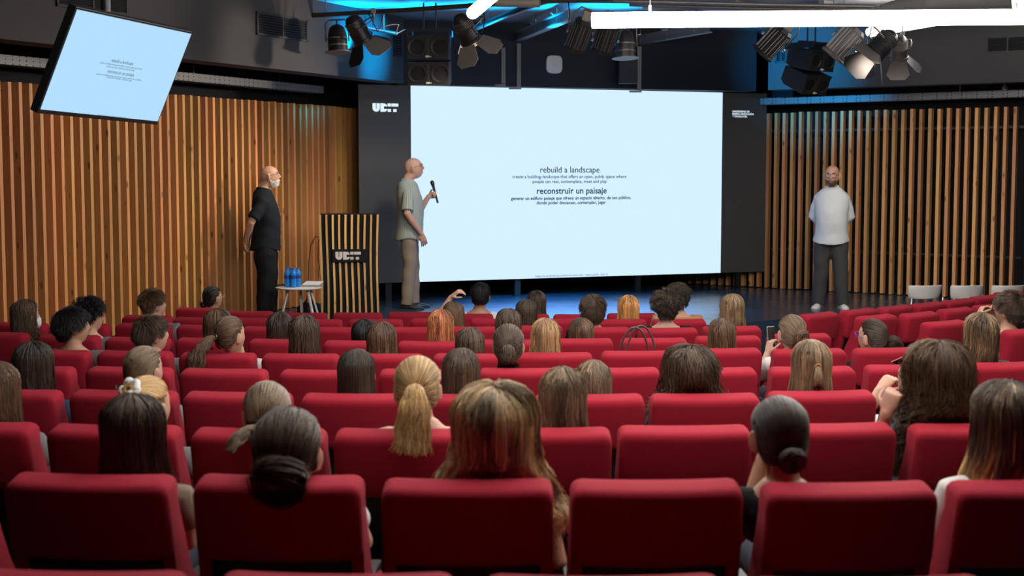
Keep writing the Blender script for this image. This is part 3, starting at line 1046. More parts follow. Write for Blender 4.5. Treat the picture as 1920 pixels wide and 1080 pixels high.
def rounded(poly, r, n=4):
    out = []
    m = len(poly)
    for i in range(m):
        p0, p1, p2 = Vector(poly[i - 1]), Vector(poly[i]), Vector(poly[(i + 1) % m])
        rr = r[i] if isinstance(r, (list, tuple)) else r
        a = p1 + (p0 - p1).normalized() * rr; b = p1 + (p2 - p1).normalized() * rr
        for k in range(n + 1):
            t = k / n
            out.append(tuple(a * (1 - t) ** 2 + p1 * (2 * t * (1 - t)) + b * t ** 2))
    return out


RECL = .20                                  # forward shift per metre going down


def make_seat_meshes(w, tag_):
    D = {}
    yb = lambda z: (SH - z) * RECL
    q = MB()
    cushion(q, w, rounded([(.062, SH), (-.066, SH - .022), (-.072 + yb(.715), .715), (.03 + yb(.715), .715)], [.03, .036, .03, .03]), .03, edge=.035)
    D['backrest'] = q.mesh('backrest', RED)
    q = MB()
    cushion(q, w - .07, rounded([(.04 + yb(.70), .72), (-.025 + yb(.70), .72), (-.035 + yb(.36), .36), (.02 + yb(.36), .36)], .012), .02)
    D['back_panel'] = q.mesh('back_panel', BLACKP)
    q = MB()
    cushion(q, w - .10, rounded([(.62, .455), (.17, .43), (.18, .33), (.60, .35)], [.05, .03, .03, .04]), .0)
    D['seat'] = q.mesh('seat', RED)
    for sx in (-1, 1):
        q = MB()
        x = sx * (w / 2 - .018)
        prof = rounded([(.03, SH - .05), (-.045, SH - .05), (-.03 + yb(.45), .45), (-.02 + yb(.08), .0), (.42, .0), (.44, .565), (.20, .60)], [.02, .02, .01, .01, .02, .05, .08])
        q.loft([[(x - .019, y, z) for y, z in prof], [(x - .015, y, z) for y, z in prof], [(x + .015, y, z) for y, z in prof], [(x + .019, y, z) for y, z in prof]])
        D['side_panel' + ('L' if sx < 0 else 'R')] = q.mesh('side_panel', RED)
        q = MB(); q.box((x - sx * .002, .33, .5805), (.034, .22, .03)); D['armrest' + ('L' if sx < 0 else 'R')] = q.mesh('armrest', BLACKP)
    import bmesh
    for me in D.values():
        bm = bmesh.new(); bm.from_mesh(me); bmesh.ops.recalc_face_normals(bm, faces=bm.faces); bm.to_mesh(me); bm.free()
        me.polygons.foreach_set('use_smooth', [True] * len(me.polygons))
        me.set_sharp_from_angle(angle=R(50))
    return D


SEATM = {0: make_seat_meshes(.515, 'a'), 1: make_seat_meshes(.492, 'b'), 2: make_seat_meshes(.50, 'c'), 3: make_seat_meshes(.46, 'd')}
WZ = {'wa': .12, 'wb': .17, 'wc': .22, 'wd': .26}
SEATS = []


def seat_at(px, py, plane='rake', yaw=None, var=0, wz=.12):
    """px, py: middle of the visible top edge of the back"""
    r = ray(px, py)
    if plane == 'rake':
        d = -(.7244 + 0.0) / (r.z + .0483 * r.y)
        P = Vector((0, 0, CAMZ)) + r * d
        fz = floor_z(P.y) if True else 0
        fz = P.z - SH
    else:
        z = wz + SH
        P = Vector((0, 0, CAMZ)) + r * ((z - CAMZ) / r.z)
        fz = wz
    if yaw is None: yaw = P.x / 17.0
    # the visible top edge is the front rim of the top: step back to the seat origin
    fw = Vector((-math.sin(yaw), math.cos(yaw), 0))
    P = P - fw * .045
    return P.x, P.y, fz, yaw


def place_seat(name_label, group, px, py, plane='rake', yaw=None, var=0, wz=.12):
    x, y, z, yw = seat_at(px, py, plane, yaw, 0, wz)
    if plane == 'rake': z = max(z, floor_z(y) + .0)
    root = thing('auditorium_seat', name_label, 'seat', (x, y, z), yw, group)
    for k, me in SEATM[var].items():
        inst(me, k.rstrip('LR'), root)
    return root


# rows from the camera to the stage: (x left, x right, y of the top edge)
ROWS = {
    'r0': [(-85, 365, 1062), (415, 855, 1067), (912, 1345, 1071), (1400, 1840, 1075)],
    'r1': [(-335, 5, 878), (15, 345, 884), (368, 690, 886), (720, 1036, 893), (1067, 1386, 894), (1415, 1750, 899), (1762, 2092, 894)],
    'r2': [(-170, 88, 787), (90, 355, 793), (360, 622, 799), (627, 885, 800), (893, 1147, 798), (1157, 1403, 794), (1415, 1682, 790), (1687, 1950, 790)],
    'r3': [(-80, 131, 727), (133, 345, 729), (348, 553, 732), (565, 777, 735), (785, 985, 736), (1000, 1207, 736), (1217, 1420, 735), (1435, 1636, 730), (1648, 1848, 728), (1856, 2060, 724)],
    'r4': [(-20, 157, 684), (160, 337, 686), (340, 508, 689), (520, 700, 691), (708, 882, 690), (893, 1067, 688), (1072, 1237, 687), (1243, 1425, 687), (1432, 1605, 685), (1608, 1782, 681), (1792, 1965, 677)],
    'r5': [(32, 183, 654), (185, 332, 656), (335, 490, 659), (495, 639, 661), (650, 796, 661), (810, 962, 661), (966, 1111, 659), (1126, 1268, 656), (1284, 1427, 651), (1439, 1587, 652), (1589, 1737, 650)],
    'r6': [(-60, 68, 621), (72, 197, 626), (200, 328, 631), (331, 460, 632), (465, 600, 634), (608, 738, 637), (745, 878, 638), (885, 1015, 635), (1020, 1151, 633), (1160, 1288, 632), (1298, 1427, 628), (1431, 1558, 624)],
    'r7': [(-10, 103, 604), (106, 213, 605), (217, 330, 605), (333, 445, 608), (455, 568, 611), (577, 692, 612), (702, 816, 612), (825, 938, 611), (944, 1056, 609), (1068, 1182, 612), (1194, 1306, 613), (1313, 1426, 610)],
    'r8': [(231, 330, 590), (331, 424, 594), (430, 533, 595), (540, 646, 597), (654, 757, 597), (769, 872, 596), (881, 985, 596), (994, 1098, 596), (1107, 1214, 597), (1222, 1321, 597)],
    'r9': [(333, 422, 580), (426, 514, 583), (525, 613, 585), (626, 718, 585), (729, 820, 584), (832, 924, 587), (937, 1029, 588), (1039, 1130, 588), (1140, 1228, 586)],
}
RNAME = {'r0': 'cut-off row nearest the camera', 'r1': 'first full row from the camera', 'r2': 'second full row from the camera', 'r3': 'third full row from the camera', 'r4': 'fourth full row from the camera',
         'r5': 'fifth full row from the camera', 'r6': 'sixth full row from the camera', 'r7': 'third row from the stage', 'r8': 'second row from the stage', 'r9': 'row nearest the stage'}
WING = {
    'wa': [(1490, 1565, 584), (1567, 1638, 577), (1639, 1702, 571), (1704, 1760, 565), (1762, 1815, 559), (1817, 1862, 552), (1864, 1905, 544)],
    'wb': [(1593, 1678, 588), (1680, 1752, 583), (1750, 1820, 575), (1818, 1880, 568)],
    'wc': [(1716, 1812, 599), (1812, 1895, 588)],
    'wd': [(1872, 1975, 613)],
}
WNAME = {'wa': 'front row of the angled right wing', 'wb': 'second row of the angled right wing', 'wc': 'third row of the angled right wing', 'wd': 'right wing beside the frame edge'}
ORD = ['first', 'second', 'third', 'fourth', 'fifth', 'sixth', 'seventh', 'eighth', 'ninth', 'tenth', 'eleventh', 'twelfth']
SEATPOS = {}
SITTERS = {}      # (row, index) -> short description, filled by the audience list before the seats are placed


def place_strip(rk):
    row = WING[rk]; yw = {'wa': R(43), 'wb': R(38), 'wc': R(32), 'wd': R(28)}[rk]
    a = seat_at((row[0][0] + row[0][1]) / 2, row[0][2] + 1, 'wing', yw, 0, WZ[rk])
    D = Vector((math.cos(yw), math.sin(yw))); N = Vector((-D.y, D.x)); o = Vector((a[0], a[1]))
    q = MB(); A = o - D * .30 - N * .10; B = o + D * 4.6 - N * .10
    L = .72
    poly_slab(q, [A, B, B + N * L, A + N * L], 0, WZ[rk])
    struct('floor_riser', q, CARPET)


def place_all_seats():
    for rk, row in ROWS.items():
        for i, (x0, x1, y) in enumerate(row):
            who = SITTERS.get((rk, i))
            lab = ('red auditorium seat holding ' + who) if who else 'empty red auditorium seat, %s from left in the %s' % (ORD[i], RNAME[rk])
            place_seat(lab, 'red seats in the straight rows', (x0 + x1) / 2, y, 'rake', None, 0 if rk in ('r0', 'r1', 'r2', 'r3') else 1)
    for rk, row in WING.items():
        place_strip(rk)
        yw = {'wa': R(43), 'wb': R(38), 'wc': R(32), 'wd': R(28)}[rk]
        for i, (x0, x1, y) in enumerate(row):
            who = SITTERS.get((rk, i))
            lab = ('red auditorium seat holding ' + who) if who else 'empty red auditorium seat, %s from left in the %s' % (ORD[i], WNAME[rk])
            place_seat(lab, 'red seats in the right wing', (x0 + x1) / 2, y + 1, 'wing', yw, 2 if rk in ('wa', 'wd') else 3, WZ[rk])
# ---------------------------------------------------------------- room
def struct(name, mb, m, **k):
    o = mb.build(name, m, None, **k)
    o['kind'] = 'structure'
    return o


def poly_slab(mb, pts, z0, z1):
    return mb.prism([(p[0], p[1]) for p in pts], z1 - z0, Matrix.Translation((0, 0, z0)))


def floor_z(y):
    return max(0.0, .003 + .0483 * (14.13 - y))


CARPET = mat('dark_floor', (.03, .028, .028), rough=.8, var=.2, vscale=2)
STAGEM = bpy.data.materials.new('black_gloss_stage'); STAGEM.use_nodes = True
_n = STAGEM.node_tree; _b = _n.nodes['Principled BSDF']
_b.inputs['Base Color'].default_value = (.03, .058, .095, 1); _b.inputs['Roughness'].default_value = .22; _b.inputs['Specular IOR Level'].default_value = .6
_tc = _n.nodes.new('ShaderNodeTexCoord'); _nz = _n.nodes.new('ShaderNodeTexNoise'); _nz.inputs['Scale'].default_value = 3; _nz.inputs['Detail'].default_value = 6
_n.links.new(_tc.outputs['Object'], _nz.inputs['Vector'])
_mr = _n.nodes.new('ShaderNodeMapRange'); _mr.inputs[3].default_value = .15; _mr.inputs[4].default_value = .34
_n.links.new(_nz.outputs['Fac'], _mr.inputs[0]); _n.links.new(_mr.outputs[0], _b.inputs['Roughness'])

f = MB()
ys = [-3.0, 14.14, 24.0]
f.loft([[(-12, y, floor_z(y) - .2), (12, y, floor_z(y) - .2), (12, y, floor_z(y)), (-12, y, floor_z(y))] for y in ys])
struct('floor', f, CARPET)
# low platform under the right-hand wing of seats
WINGZ = .12
poly_slab(f := MB(), [(2.45, 13.6), (4.3, 15.2), (6.6, 16.9), (11.5, 16.9), (11.5, 19.2), (6.3, 18.75), (2.75, 15.3)], .0, WINGZ)
struct('floor_wing', f, CARPET)
poly_slab(f := MB(), [(-5.4, 15.3), (2.28, 15.45), (4.2, 16.98), (6.2, 18.9), (4.5, 20.8), (-2.5, 21.2), (-3.3, 18.5)], .0, STAGE)
struct('floor_stage', f, STAGEM)

# walls behind the battens: lines in plan
LW0, LW1 = Vector((-4.64, 13.1)), Vector((-2.08, 18.62))       # front edge of the left battens
LD = (LW1 - LW0).normalized(); LN = Vector((LD.y, -LD.x))       # normal into the room
RW0, RW1 = Vector((3.70, 20.28)), Vector((6.50, 18.23))
RD = (RW1 - RW0).normalized(); RN = Vector((RD.y, -RD.x))


def wall_line(name, a, b, n, t, z0, z1, m):
    q = MB()
    poly_slab(q, [a, b, b - n * t, a - n * t], z0, z1)
    return struct(name, q, m)


a = LW0 - LN * .35 - LD * 10.5; b = LW0 - LN * .35 + LD * 8.6
wall_line('wall_left', a, b, LN, .15, 0, 5.0, PAINT2)
a2 = RW0 - RN * .45 - RD * 3.6; b2 = RW0 - RN * .45 + RD * 7.5
wall_line('wall_right', a2, b2, RN, .15, 0, 5.0, PAINT2)
wall_line('wall_side', Vector((b2.x, b2.y)), Vector((11.9, 6)), Vector((-1, 0)), .15, 0, 5.0, PAINT2)
wall_line('wall_side_near', Vector((11.9, 6)), Vector((11.9, -3)), Vector((-1, 0)), .15, 0, 5.0, PAINT2)
wall_line('wall_back', Vector((-12, -3)), Vector((12, -3)), Vector((0, 1)), .15, 0, 5.0, PAINT2)
wall_line('wall_front', Vector((-2.6, 22.1)), Vector((4.2, 22.1)), Vector((0, -1)), .15, 0, 5.0, PAINT2)
CEZ = CAMZ + 1.9
q = MB(); q.box((0, 9.6, CEZ + .1), (24, 25.5, .2)); struct('ceiling', q, CEIL)


# ------------------------------------------------ soffits (fascia panels) over the stage: pixel corners on their bottom edges
def fascia(name, p0, d0, p1, d1, ext0, ext1, depth, m):
    a, b = pt(*p0, d0), pt(*p1, d1)
    z = (a.z + b.z) / 2
    A, B = Vector((a.x, a.y)), Vector((b.x, b.y))
    D = (B - A).normalized(); n = Vector((D.y, -D.x))
    A = A - D * ext0; B = B + D * ext1
    q = MB(); poly_slab(q, [A, B, B - n * depth, A - n * depth], z, CEZ)
    return struct(name, q, m), A, B, n, z


FL, FLA, FLB, FLn, FLz = fascia('trim_1', (0, 72), 11.75, (757, 156), 17.7, 6.0, 0.0, .30, PAINT)
FR, FRA, FRB, FRn, FRz = fascia('trim_2', (1440, 169), 19.2, (1920, 153), 17.4, 0.0, 6.0, .30, PAINT)
# centre section, just behind the top of the video wall
q = MB(); C0 = Vector((FLB.x, FLB.y)); C1 = Vector((FRA.x, FRA.y)); Dn = (C1 - C0).normalized(); Cn = Vector((Dn.y, -Dn.x))
poly_slab(q, [C0 - Cn * .35, C1 - Cn * .35, C1 - Cn * .6, C0 - Cn * .6], 3.478, CEZ)
struct('trim_3', q, mat('navy_black_paint', (.014, .016, .02), rough=.7, var=.1, vscale=3))

# ------------------------------------------------ battens
PINE = wood('pine_batten', lin(222, 166, 104), lin(190, 122, 62))
PINE_R = wood('pine_batten_pale', lin(224, 168, 110), lin(196, 136, 82))


def batten_mesh(w, dpt, h, m):
    q = MB(); q.box((0, 0, h / 2), (w, dpt, h))
    me = q.mesh('slat', m)
    return me


def screen_wall(name, label, P0, D, n, start, step, count, z0, z1, w, dpt, m, rails, jit):
    base = P0 + D * start
    root = thing(name, label, 'wall cladding', (base.x, base.y, z0))
    yaw = math.atan2(D.y, D.x)
    me = batten_mesh(w, dpt, z1 - z0, m)
    for i in range(count):
        o = inst(me, 'slat', root)
        p = P0 + D * (start + i * step) - n * dpt / 2
        o.location = (p.x - base.x, p.y - base.y, jit * random.uniform(-1, 1))
        o.rotation_euler = (0, 0, yaw + random.uniform(-.01, .01))
    for z in rails:
        q = MB()
        a = P0 + D * (start - .1) - n * (dpt + .02); b = P0 + D * (start + (count - 1) * step + .1) - n * (dpt + .02)
        q.bar((a.x, a.y, z), (b.x, b.y, z), .03, .03)
        q.build('rail', BLACKM, root)
    # blocking that carries the battens down to the floor
    return root


screen_wall('batten_screen', 'row of tall vertical pine battens covering the left wall behind the speakers', LW0, LD, LN, -2.2, .1335, 68, STAGE + .012, CAMZ + .815, .040, .095, PINE, (1.2, 2.9), .004)
screen_wall('batten_screen', 'row of spaced vertical pine battens along the right wall behind man in white shirt', RW0, RD, RN, -2.55, .1235, 49, STAGE + .012, CAMZ + .815, .042, .085, PINE_R, (1.27, 2.95), .006)

# ------------------------------------------------ perforated cable trays above the battens
TRAY = bpy.data.materials.new('perforated_tray'); TRAY.use_nodes = True
_n = TRAY.node_tree; _b = _n.nodes['Principled BSDF']; _b.inputs['Metallic'].default_value = .3; _b.inputs['Roughness'].default_value = .5
_tc = _n.nodes.new('ShaderNodeTexCoord'); _v = _n.nodes.new('ShaderNodeTexVoronoi'); _v.inputs['Scale'].default_value = 26; _v.inputs['Randomness'].default_value = .1
_n.links.new(_tc.outputs['Object'], _v.inputs['Vector'])
_cr = _n.nodes.new('ShaderNodeMapRange'); _cr.inputs[1].default_value = .22; _cr.inputs[2].default_value = .26
_n.links.new(_v.outputs['Distance'], _cr.inputs[0])
_mx = _n.nodes.new('ShaderNodeMix'); _mx.data_type = 'RGBA'; _mx.inputs[6].default_value = (.008, .008, .008, 1); _mx.inputs[7].default_value = (.16, .16, .16, 1)
_n.links.new(_cr.outputs[0], _mx.inputs[0]); _n.links.new(_mx.outputs[2], _b.inputs['Base Color'])


def tray(label, P0, D, n, s0, s1, off, z, h):
    A = P0 + D * s0 - n * off; B = P0 + D * s1 - n * off
    root = thing('ceiling_cable_tray', label, 'cable tray', (A.x, A.y, z))
    q = MB()
    q.bar((A.x, A.y, z), (B.x, B.y, z), .004, h)
    A2, B2 = A - n * .2, B - n * .2
    q.bar((A2.x, A2.y, z), (B2.x, B2.y, z), .004, h)
    m0 = (A + A2) / 2; m1 = (B + B2) / 2
    q.bar((m0.x, m0.y, z - h / 2), (m1.x, m1.y, z - h / 2), .2, .004)
    q.build('channel', TRAY, root)
    k = max(2, int((s1 - s0) / 1.6))
    for i in range(k):
        p = A + (B - A) * ((i + .5) / k) - n * .1
        w = MB(); w.tube([(p.x, p.y, z), (p.x, p.y, 4.99)], .007, 6)
        w.build('hanger_rod', GREYM, root)


tray('black perforated cable tray lit blue above the left pine battens', LW0, LD, LN, -4.6, 5.2, -.13, CAMZ + 1.0, .085)
tray('grey perforated cable tray above the right pine battens', RW0, RD, RN, -.1, 5.5, -.22, CAMZ + .97, .09)

# ------------------------------------------------ louvred vents in the soffits
VENTM = mat('vent_grey', (.028, .028, .028), rough=.6)


def vent(label, A, n, px0, px1, py0, py1, slats):
    o3 = Vector((A.x, A.y, 0)) + Vector((n.x, n.y, 0)) * .004; n3 = Vector((n.x, n.y, 0))
    p = [pt_plane(px, py, o3, n3) for px, py in ((px0, (py0 + py1) / 2), (px1, (py0 + py1) / 2))]
    zt = pt_plane((px0 + px1) / 2, py0, o3, n3).z; zb = pt_plane((px0 + px1) / 2, py1, o3, n3).z
    u = (p[1] - p[0]); u.z = 0; w = u.length; u.normalize()
    c = (p[0] + p[1]) / 2; zc = (zt + zb) / 2; h = zt - zb
    c = Vector((c.x, c.y, zc))
    root = thing('wall_vent', label, 'vent', c)
    rot = Matrix(((u.x, n3.x, 0), (u.y, n3.y, 0), (0, 0, 1))).to_3x3()
    L = lambda x, y, z: c + rot @ Vector((x, y, z))
    q = MB()
    for sx in (-1, 1):
        q.box(L(sx * (w / 2 - .012), .008, 0), (.024, .02, h), rot)
        q.box(L(0, .008, sx * (h / 2 - .012)), (w, .02, .024), rot)
    q.box(L(0, .008, 0), (.02, .018, h), rot)
    q.build('frame', VENTM, root)
    q = MB(); q.box(L(0, -.0005, 0), (w * .98, .004, h * .97), rot); q.build('backing', PAINT2, root)
    for i in range(slats):
        q = MB(); z = -h / 2 + h * (i + .5) / slats
        q.box(L(0, .010, z), (w - .03, .012, h / slats * .32), rot @ Matrix.Rotation(R(35), 3, 'X'))
        q.build('louvre', VENTM, root)


vent('black louvred wall vent in left soffit, left of the tall spotlight cluster', FLA, FLn, 480, 575, 29, 72, 9)
vent('black louvred vent in the left soffit just above the hanging television', FLA, FLn, 104, 238, -22, 21, 9)
vent('small narrow black vent beside the left hanging loudspeakers', FLA, FLn, 738, 752, 62, 106, 9)
vent('black louvred vent at the far right of the right soffit', FRA, FRn, 1850, 1930, 67, 99, 7)
vent('small black vent behind the right hanging loudspeakers', FRA, FRn, 1454, 1476, 94, 118, 6)


# ---------------------------------------------------------------- lettering
def text_obj(name, s, m, parent, O, U, V, Nn, u, v, width, align='C', weight=0.0, thick=.002, height=None, shear=0):
    """flat letters lying on the plane O + u*U + v*V, width in metres (world)"""
    cu = bpy.data.curves.new(name, 'FONT'); cu.body = s; cu.align_x = 'LEFT'; cu.size = 1; cu.offset = weight; cu.extrude = 0
    cu.resolution_u = 3
    ob = bpy.data.objects.new(name, cu); COL.objects.link(ob)
    dg = bpy.context.evaluated_depsgraph_get()
    me = bpy.data.meshes.new_from_object(ob.evaluated_get(dg))
    bpy.data.objects.remove(ob); bpy.data.curves.remove(cu)
    n = len(me.vertices); co = np.empty(n * 3, 'f'); me.vertices.foreach_get('co', co); co = co.reshape(-1, 3)
    x0, x1 = co[:, 0].min(), co[:, 0].max()
    k = width / (x1 - x0); ky = k if height is None else height / (co[:, 1].max() - co[:, 1].min())
    xs = (co[:, 0] - x0) * k - (width / 2 if align == 'C' else 0)
    W = np.array(O)[None] + np.array(U)[None] * (u + xs)[:, None] + np.array(V)[None] * (v + co[:, 1] * ky)[:, None] + np.array(Nn)[None] * thick
    off = np.array(base_of(parent).inverted())
    W = W @ off[:3, :3].T + off[:3, 3]
    me.vertices.foreach_set('co', W.astype('f').ravel())
    me.name = name; me.materials.clear(); me.materials.append(m); me.update()
    o = bpy.data.objects.new(name, me); COL.objects.link(o); o.parent = parent
    return o


def arc(cx, cy, r, a0, a1, n=8):
    return [(cx + r * math.cos(R(a0 + (a1 - a0) * i / n)), cy + r * math.sin(R(a0 + (a1 - a0) * i / n))) for i in range(n + 1)]


def logo(name, m, parent, O, U, V, Nn, u0, v0, h, th=.004):
    """block lettering UDIT in stencil style, h = letter height, lower left corner at u0, v0"""
    polys = []
    polys.append([(0, 1), (0, .45)] + arc(.45, .45, .45, 180, 360, 14) + [(.9, 1), (.49, 1), (.49, .36), (.41, .36), (.41, 1)])
    polys.append([(.97, 0), (.97, 1), (1.40, 1)] + arc(1.40, .58, .42, 90, 20, 6) + [(1.78, .64), (1.40, .64), (1.40, .34), (1.82, .34)] + [(1.80, .2)] + arc(1.45, .35, .35, -25, -90, 6))
    polys += [[(1.87, .64), (2.28, .64), (2.28, 1), (1.87, 1)], [(1.87, 0), (2.28, 0), (2.28, .34), (1.87, .34)],
              [(2.34, .64), (3.2, .64), (3.2, 1), (2.34, 1)], [(2.56, 0), (2.98, 0), (2.98, .34), (2.56, .34)]]
    q = MB()
    Mx = Matrix(((U.x, V.x, Nn.x, O.x), (U.y, V.y, Nn.y, O.y), (U.z, V.z, Nn.z, O.z), (0, 0, 0, 1)))
    for p in polys:
        q.prism([(u0 + x * h, v0 + y * h) for x, y in p], th, Mx @ Matrix.Translation((0, 0, .001)))
    return q.build(name, m, parent)


# ---------------------------------------------------------------- video wall
dl, dr = 18.19, 20.40
A3 = pt(675, 531.6, dl); B3 = pt(1433, 512, dr)
A3 = Vector((A3.x, A3.y, CAMZ - 1.44)); B3 = Vector((B3.x, B3.y, CAMZ - 1.44))
LU = (B3 - A3); LED_W = LU.length; LU.normalize(); LV = Vector((0, 0, 1)); LNn = Vector((LU.y, -LU.x, 0))
LED_H = 2.53


def led_uv(px, py):
    p = pt_plane(px, py, A3, LNn) - A3
    return p.dot(LU), p.z


led = thing('video_wall', 'wide flat video wall on stage showing a pale blue slide', 'screen', A3 + LU * LED_W / 2 - LNn * .06)
LEDON = emit('screen_light', (.675, .89, 1.12, 1), 1.0)
LEDOFF = bpy.data.materials.new('screen_dark'); LEDOFF.use_nodes = True
_b = LEDOFF.node_tree.nodes['Principled BSDF']; _b.inputs['Base Color'].default_value = (.03, .029, .028, 1); _b.inputs['Roughness'].default_value = .55
_b.inputs['Emission Color'].default_value = (1, .98, .95, 1); _b.inputs['Emission Strength'].default_value = .010
SLIDE_TXT = mat('slide_text', (.0, .035, .075), rough=1, spec=0)
LOGO_ON = emit('logo_light', (.75, .92, 1, 1), 1.0)
us0, us1 = led_uv(771, 345)[0], led_uv(1353, 345)[0]
rotL = Matrix(((LU.x, -LNn.x, 0), (LU.y, -LNn.y, 0), (0, 0, 1))).to_3x3()


def panel(name, u0, u1, m, n0=-.004, n1=0):
    q = MB(); q.box(A3 + LU * ((u0 + u1) / 2) + LV * (LED_H / 2) + LNn * ((n0 + n1) / 2), (u1 - u0, n1 - n0, LED_H), rotL)
    return q.build(name, m, led)


panel('cabinet', 0, LED_W, BLACKM, -.055, -.005)
panel('slide_area', us0, us1, LEDON)
panel('side_panel', 0, us0, LEDOFF)
panel('side_panel', us1, LED_W, LEDOFF)
# legs of the wall's stand
for u in (.4, 2.2, 4.0, 5.6):
    q = MB(); q.box(A3 + LU * u - LNn * .09 + LV * (-(A3.z - STAGE) / 2 - .0), (.08, .06, A3.z - STAGE), rotL); q.build('stand_leg', BLACKM, led)


def slide_text(name, s, pxc, pyb, pw, weight=0.0, m=SLIDE_TXT, align='C'):
    u0, v0 = led_uv(pxc - pw / 2, pyb); u1, v1 = led_uv(pxc + pw / 2, pyb)
    uc, vc = led_uv(pxc, pyb)
    if align == 'L':
        return text_obj(name, s, m, led, A3, LU, LV, LNn, u0, vc, u1 - u0, 'L', weight)
    return text_obj(name, s, m, led, A3, LU, LV, LNn, (u0 + u1) / 2, vc, u1 - u0, 'C', weight)


slide_text('heading_text', 'rebuild a landscape', 1068.5, 323.5, 111, .006)
slide_text('body_text', 'create a building–landscape that offers an open, public space where', 1067.5, 334, 214, .012)
slide_text('body_text', 'people can rest, contemplate, meet and play', 1068, 343, 139, .012)
slide_text('heading_text', 'reconstruir un paisaje', 1072, 363, 131, .016)
slide_text('body_text', 'generar un edificio paisaje que ofrece un espacio abierto, de uso público,', 1070.5, 374, 225, .024)
slide_text('body_text', 'donde poder descansar, contemplar, jugar', 1071, 382.5, 130, .024)
slide_text('footer_text', 'PABELLÓN DE ESPAÑA EN LA EXPO DE OSAKA 2025 – OSAKA, JAPÓN – 2023–25', 1071.5, 517.8, 135, .006)
for i, (s, w) in enumerate((('UNIVERSIDAD DE', 32), ('DISEÑO, INNOVACIÓN', 40), ('Y TECNOLOGÍA', 28))):
    slide_text('side_text', s, 1373 + w / 2, 210.8 + i * 4.55, w, .03, LOGO_ON, 'L')
u0, v0 = led_uv(698.5, 209.3)
logo('logo_lettering', LOGO_ON, led, A3, LU, LV, LNn, u0, v0, (led_uv(746.8, 209)[0] - u0) / 3.2)

# ---------------------------------------------------------------- hanging television (pose from its four corners)
cor = [(125, 12), (348, 60), (309, 233), (88, 211)]
rv = [np.array(ray(*c)) for c in cor]
Am = np.stack([rv[0], -rv[1], rv[2]], 1); dd = np.linalg.solve(Am, rv[3])        # d0 r0 - d1 r1 + d2 r2 = d3 r3 (d3 = 1)
W3 = [rv[0] * dd[0], rv[1] * dd[1], rv[2] * dd[2], rv[3]]
wl_, hl_ = np.linalg.norm(W3[1] - W3[0]), np.linalg.norm(W3[3] - W3[0])
TVS = 1.22 / wl_
tl = Vector((0, 0, CAMZ)) + Vector(W3[0] * TVS); tr_ = Vector((0, 0, CAMZ)) + Vector(W3[1] * TVS); bl = Vector((0, 0, CAMZ)) + Vector(W3[3] * TVS)
TU = (tr_ - tl).normalized(); tw = (tr_ - tl).length
TV = (tl - bl); TV = (TV - TU * TV.dot(TU)); th_ = (tl - bl).length; TV.normalize()
TN = TU.cross(TV)
if TN.y > 0: TN = -TN
print('TV size', tw, th_, 'depth', dd * TVS, 'U', TU, 'V', TV, 'N', TN)
tvc = (tr_ + bl) / 2
tv = thing('hanging_tv', 'thin framed television hung tilted from the ceiling at upper left', 'television', tvc)
rotT = Matrix((TU, TN, TV)).transposed()
q = MB(); q.box(tvc - TN * .028, (tw, .056, th_), rotT); q.build('tv_frame', BLACKP, tv, bevel=.004)
q = MB(); q.box(tvc + TN * .001 + TV * .006, (tw - .030, .004, th_ - .042), rotT); q.build('screen_panel', emit('tv_light', (.46, .74, .99, 1), 1.0), tv)
q = MB(); q.box(tvc - TN * .075, (.5, .04, .34), rotT)
q.build('wall_plate', BLACKM, tv)
pc = tvc - TN * .10 + TV * .0
q = MB(); q.tube([pc, pc + Vector((0, 0, .12)), (pc.x, pc.y, 4.3)], .03, 12); q.build('ceiling_pole', BLACKM, tv, smooth='auto')


def tv_uv(px, py):
    p = pt_plane(px, py, tvc, TN) - tvc
    return p.dot(TU), p.dot(TV)


for nm, s, c0, c1 in (('heading_text', 'rebuild a landscape', (207, 115.5), (248, 121.5)), ('body_text', 'create a building–landscape that offers an open, public space where', (186, 118.5), (265, 130)), ('body_text', 'people can rest, contemplate, meet and play', (199, 125.5), (251, 132.5)),
                      ('heading_text', 'reconstruir un paisaje', (200, 135.8), (249, 143)), ('body_text', 'generar un edificio paisaje que ofrece un espacio abierto, de uso público,', (180, 139.5), (264, 151)), ('body_text', 'donde poder descansar, contemplar, jugar', (198.5, 145.5), (246, 152)),
                      ('footer_text', 'PABELLÓN DE ESPAÑA EN LA EXPO DE OSAKA 2025 – OSAKA, JAPÓN – 2023–25', (182, 215.5), (234, 220.5))):
    (u0, v0), (u1, v1) = tv_uv(*c0), tv_uv(*c1)
    text_obj(nm, s, SLIDE_TXT, tv, tvc, TU, TV, TN, (u0 + u1) / 2, (v0 + v1) / 2, u1 - u0, 'C', .0, thick=.0045)
# ---------------------------------------------------------------- audience
HM = {
    'black': hair_mat('hair_black', (.010, .009, .010)),
    'ink': hair_mat('hair_dark', (.038, .027, .018)),
    'dark': hair_mat('hair_dark_brown', (.058, .038, .024)),
    'brown': hair_mat('hair_brown', (.085, .050, .028)),
    'ash': hair_mat('hair_ash_brown', (.135, .094, .057)),
    'light': hair_mat('hair_light_brown', (.18, .122, .07)),
    'blond': hair_mat('hair_blond', (.19, .12, .058), (.56, .36, .15)),
    'darkblond': hair_mat('hair_dark_blond', (.25, .18, .105), (.66, .50, .29)),
    'red': hair_mat('hair_red', (.27, .095, .040), (.36, .15, .06)),
    'ginger': hair_mat('hair_ginger', (.36, .17, .055), (.45, .25, .09)),
    'auburn': hair_mat('hair_gold_brown', (.24, .14, .07), (.42, .27, .13)),
    'ombre': hair_mat('hair_ombre', (.10, .072, .05), (.66, .45, .20)),
    'hilite': hair_mat('hair_highlights', (.085, .055, .036), (.38, .24, .10)),
    'pale': hair_mat('hair_pale_blond', (.46, .36, .25)),
}
TANC = mat('hair_tie', (.02, .02, .02), rough=.7)


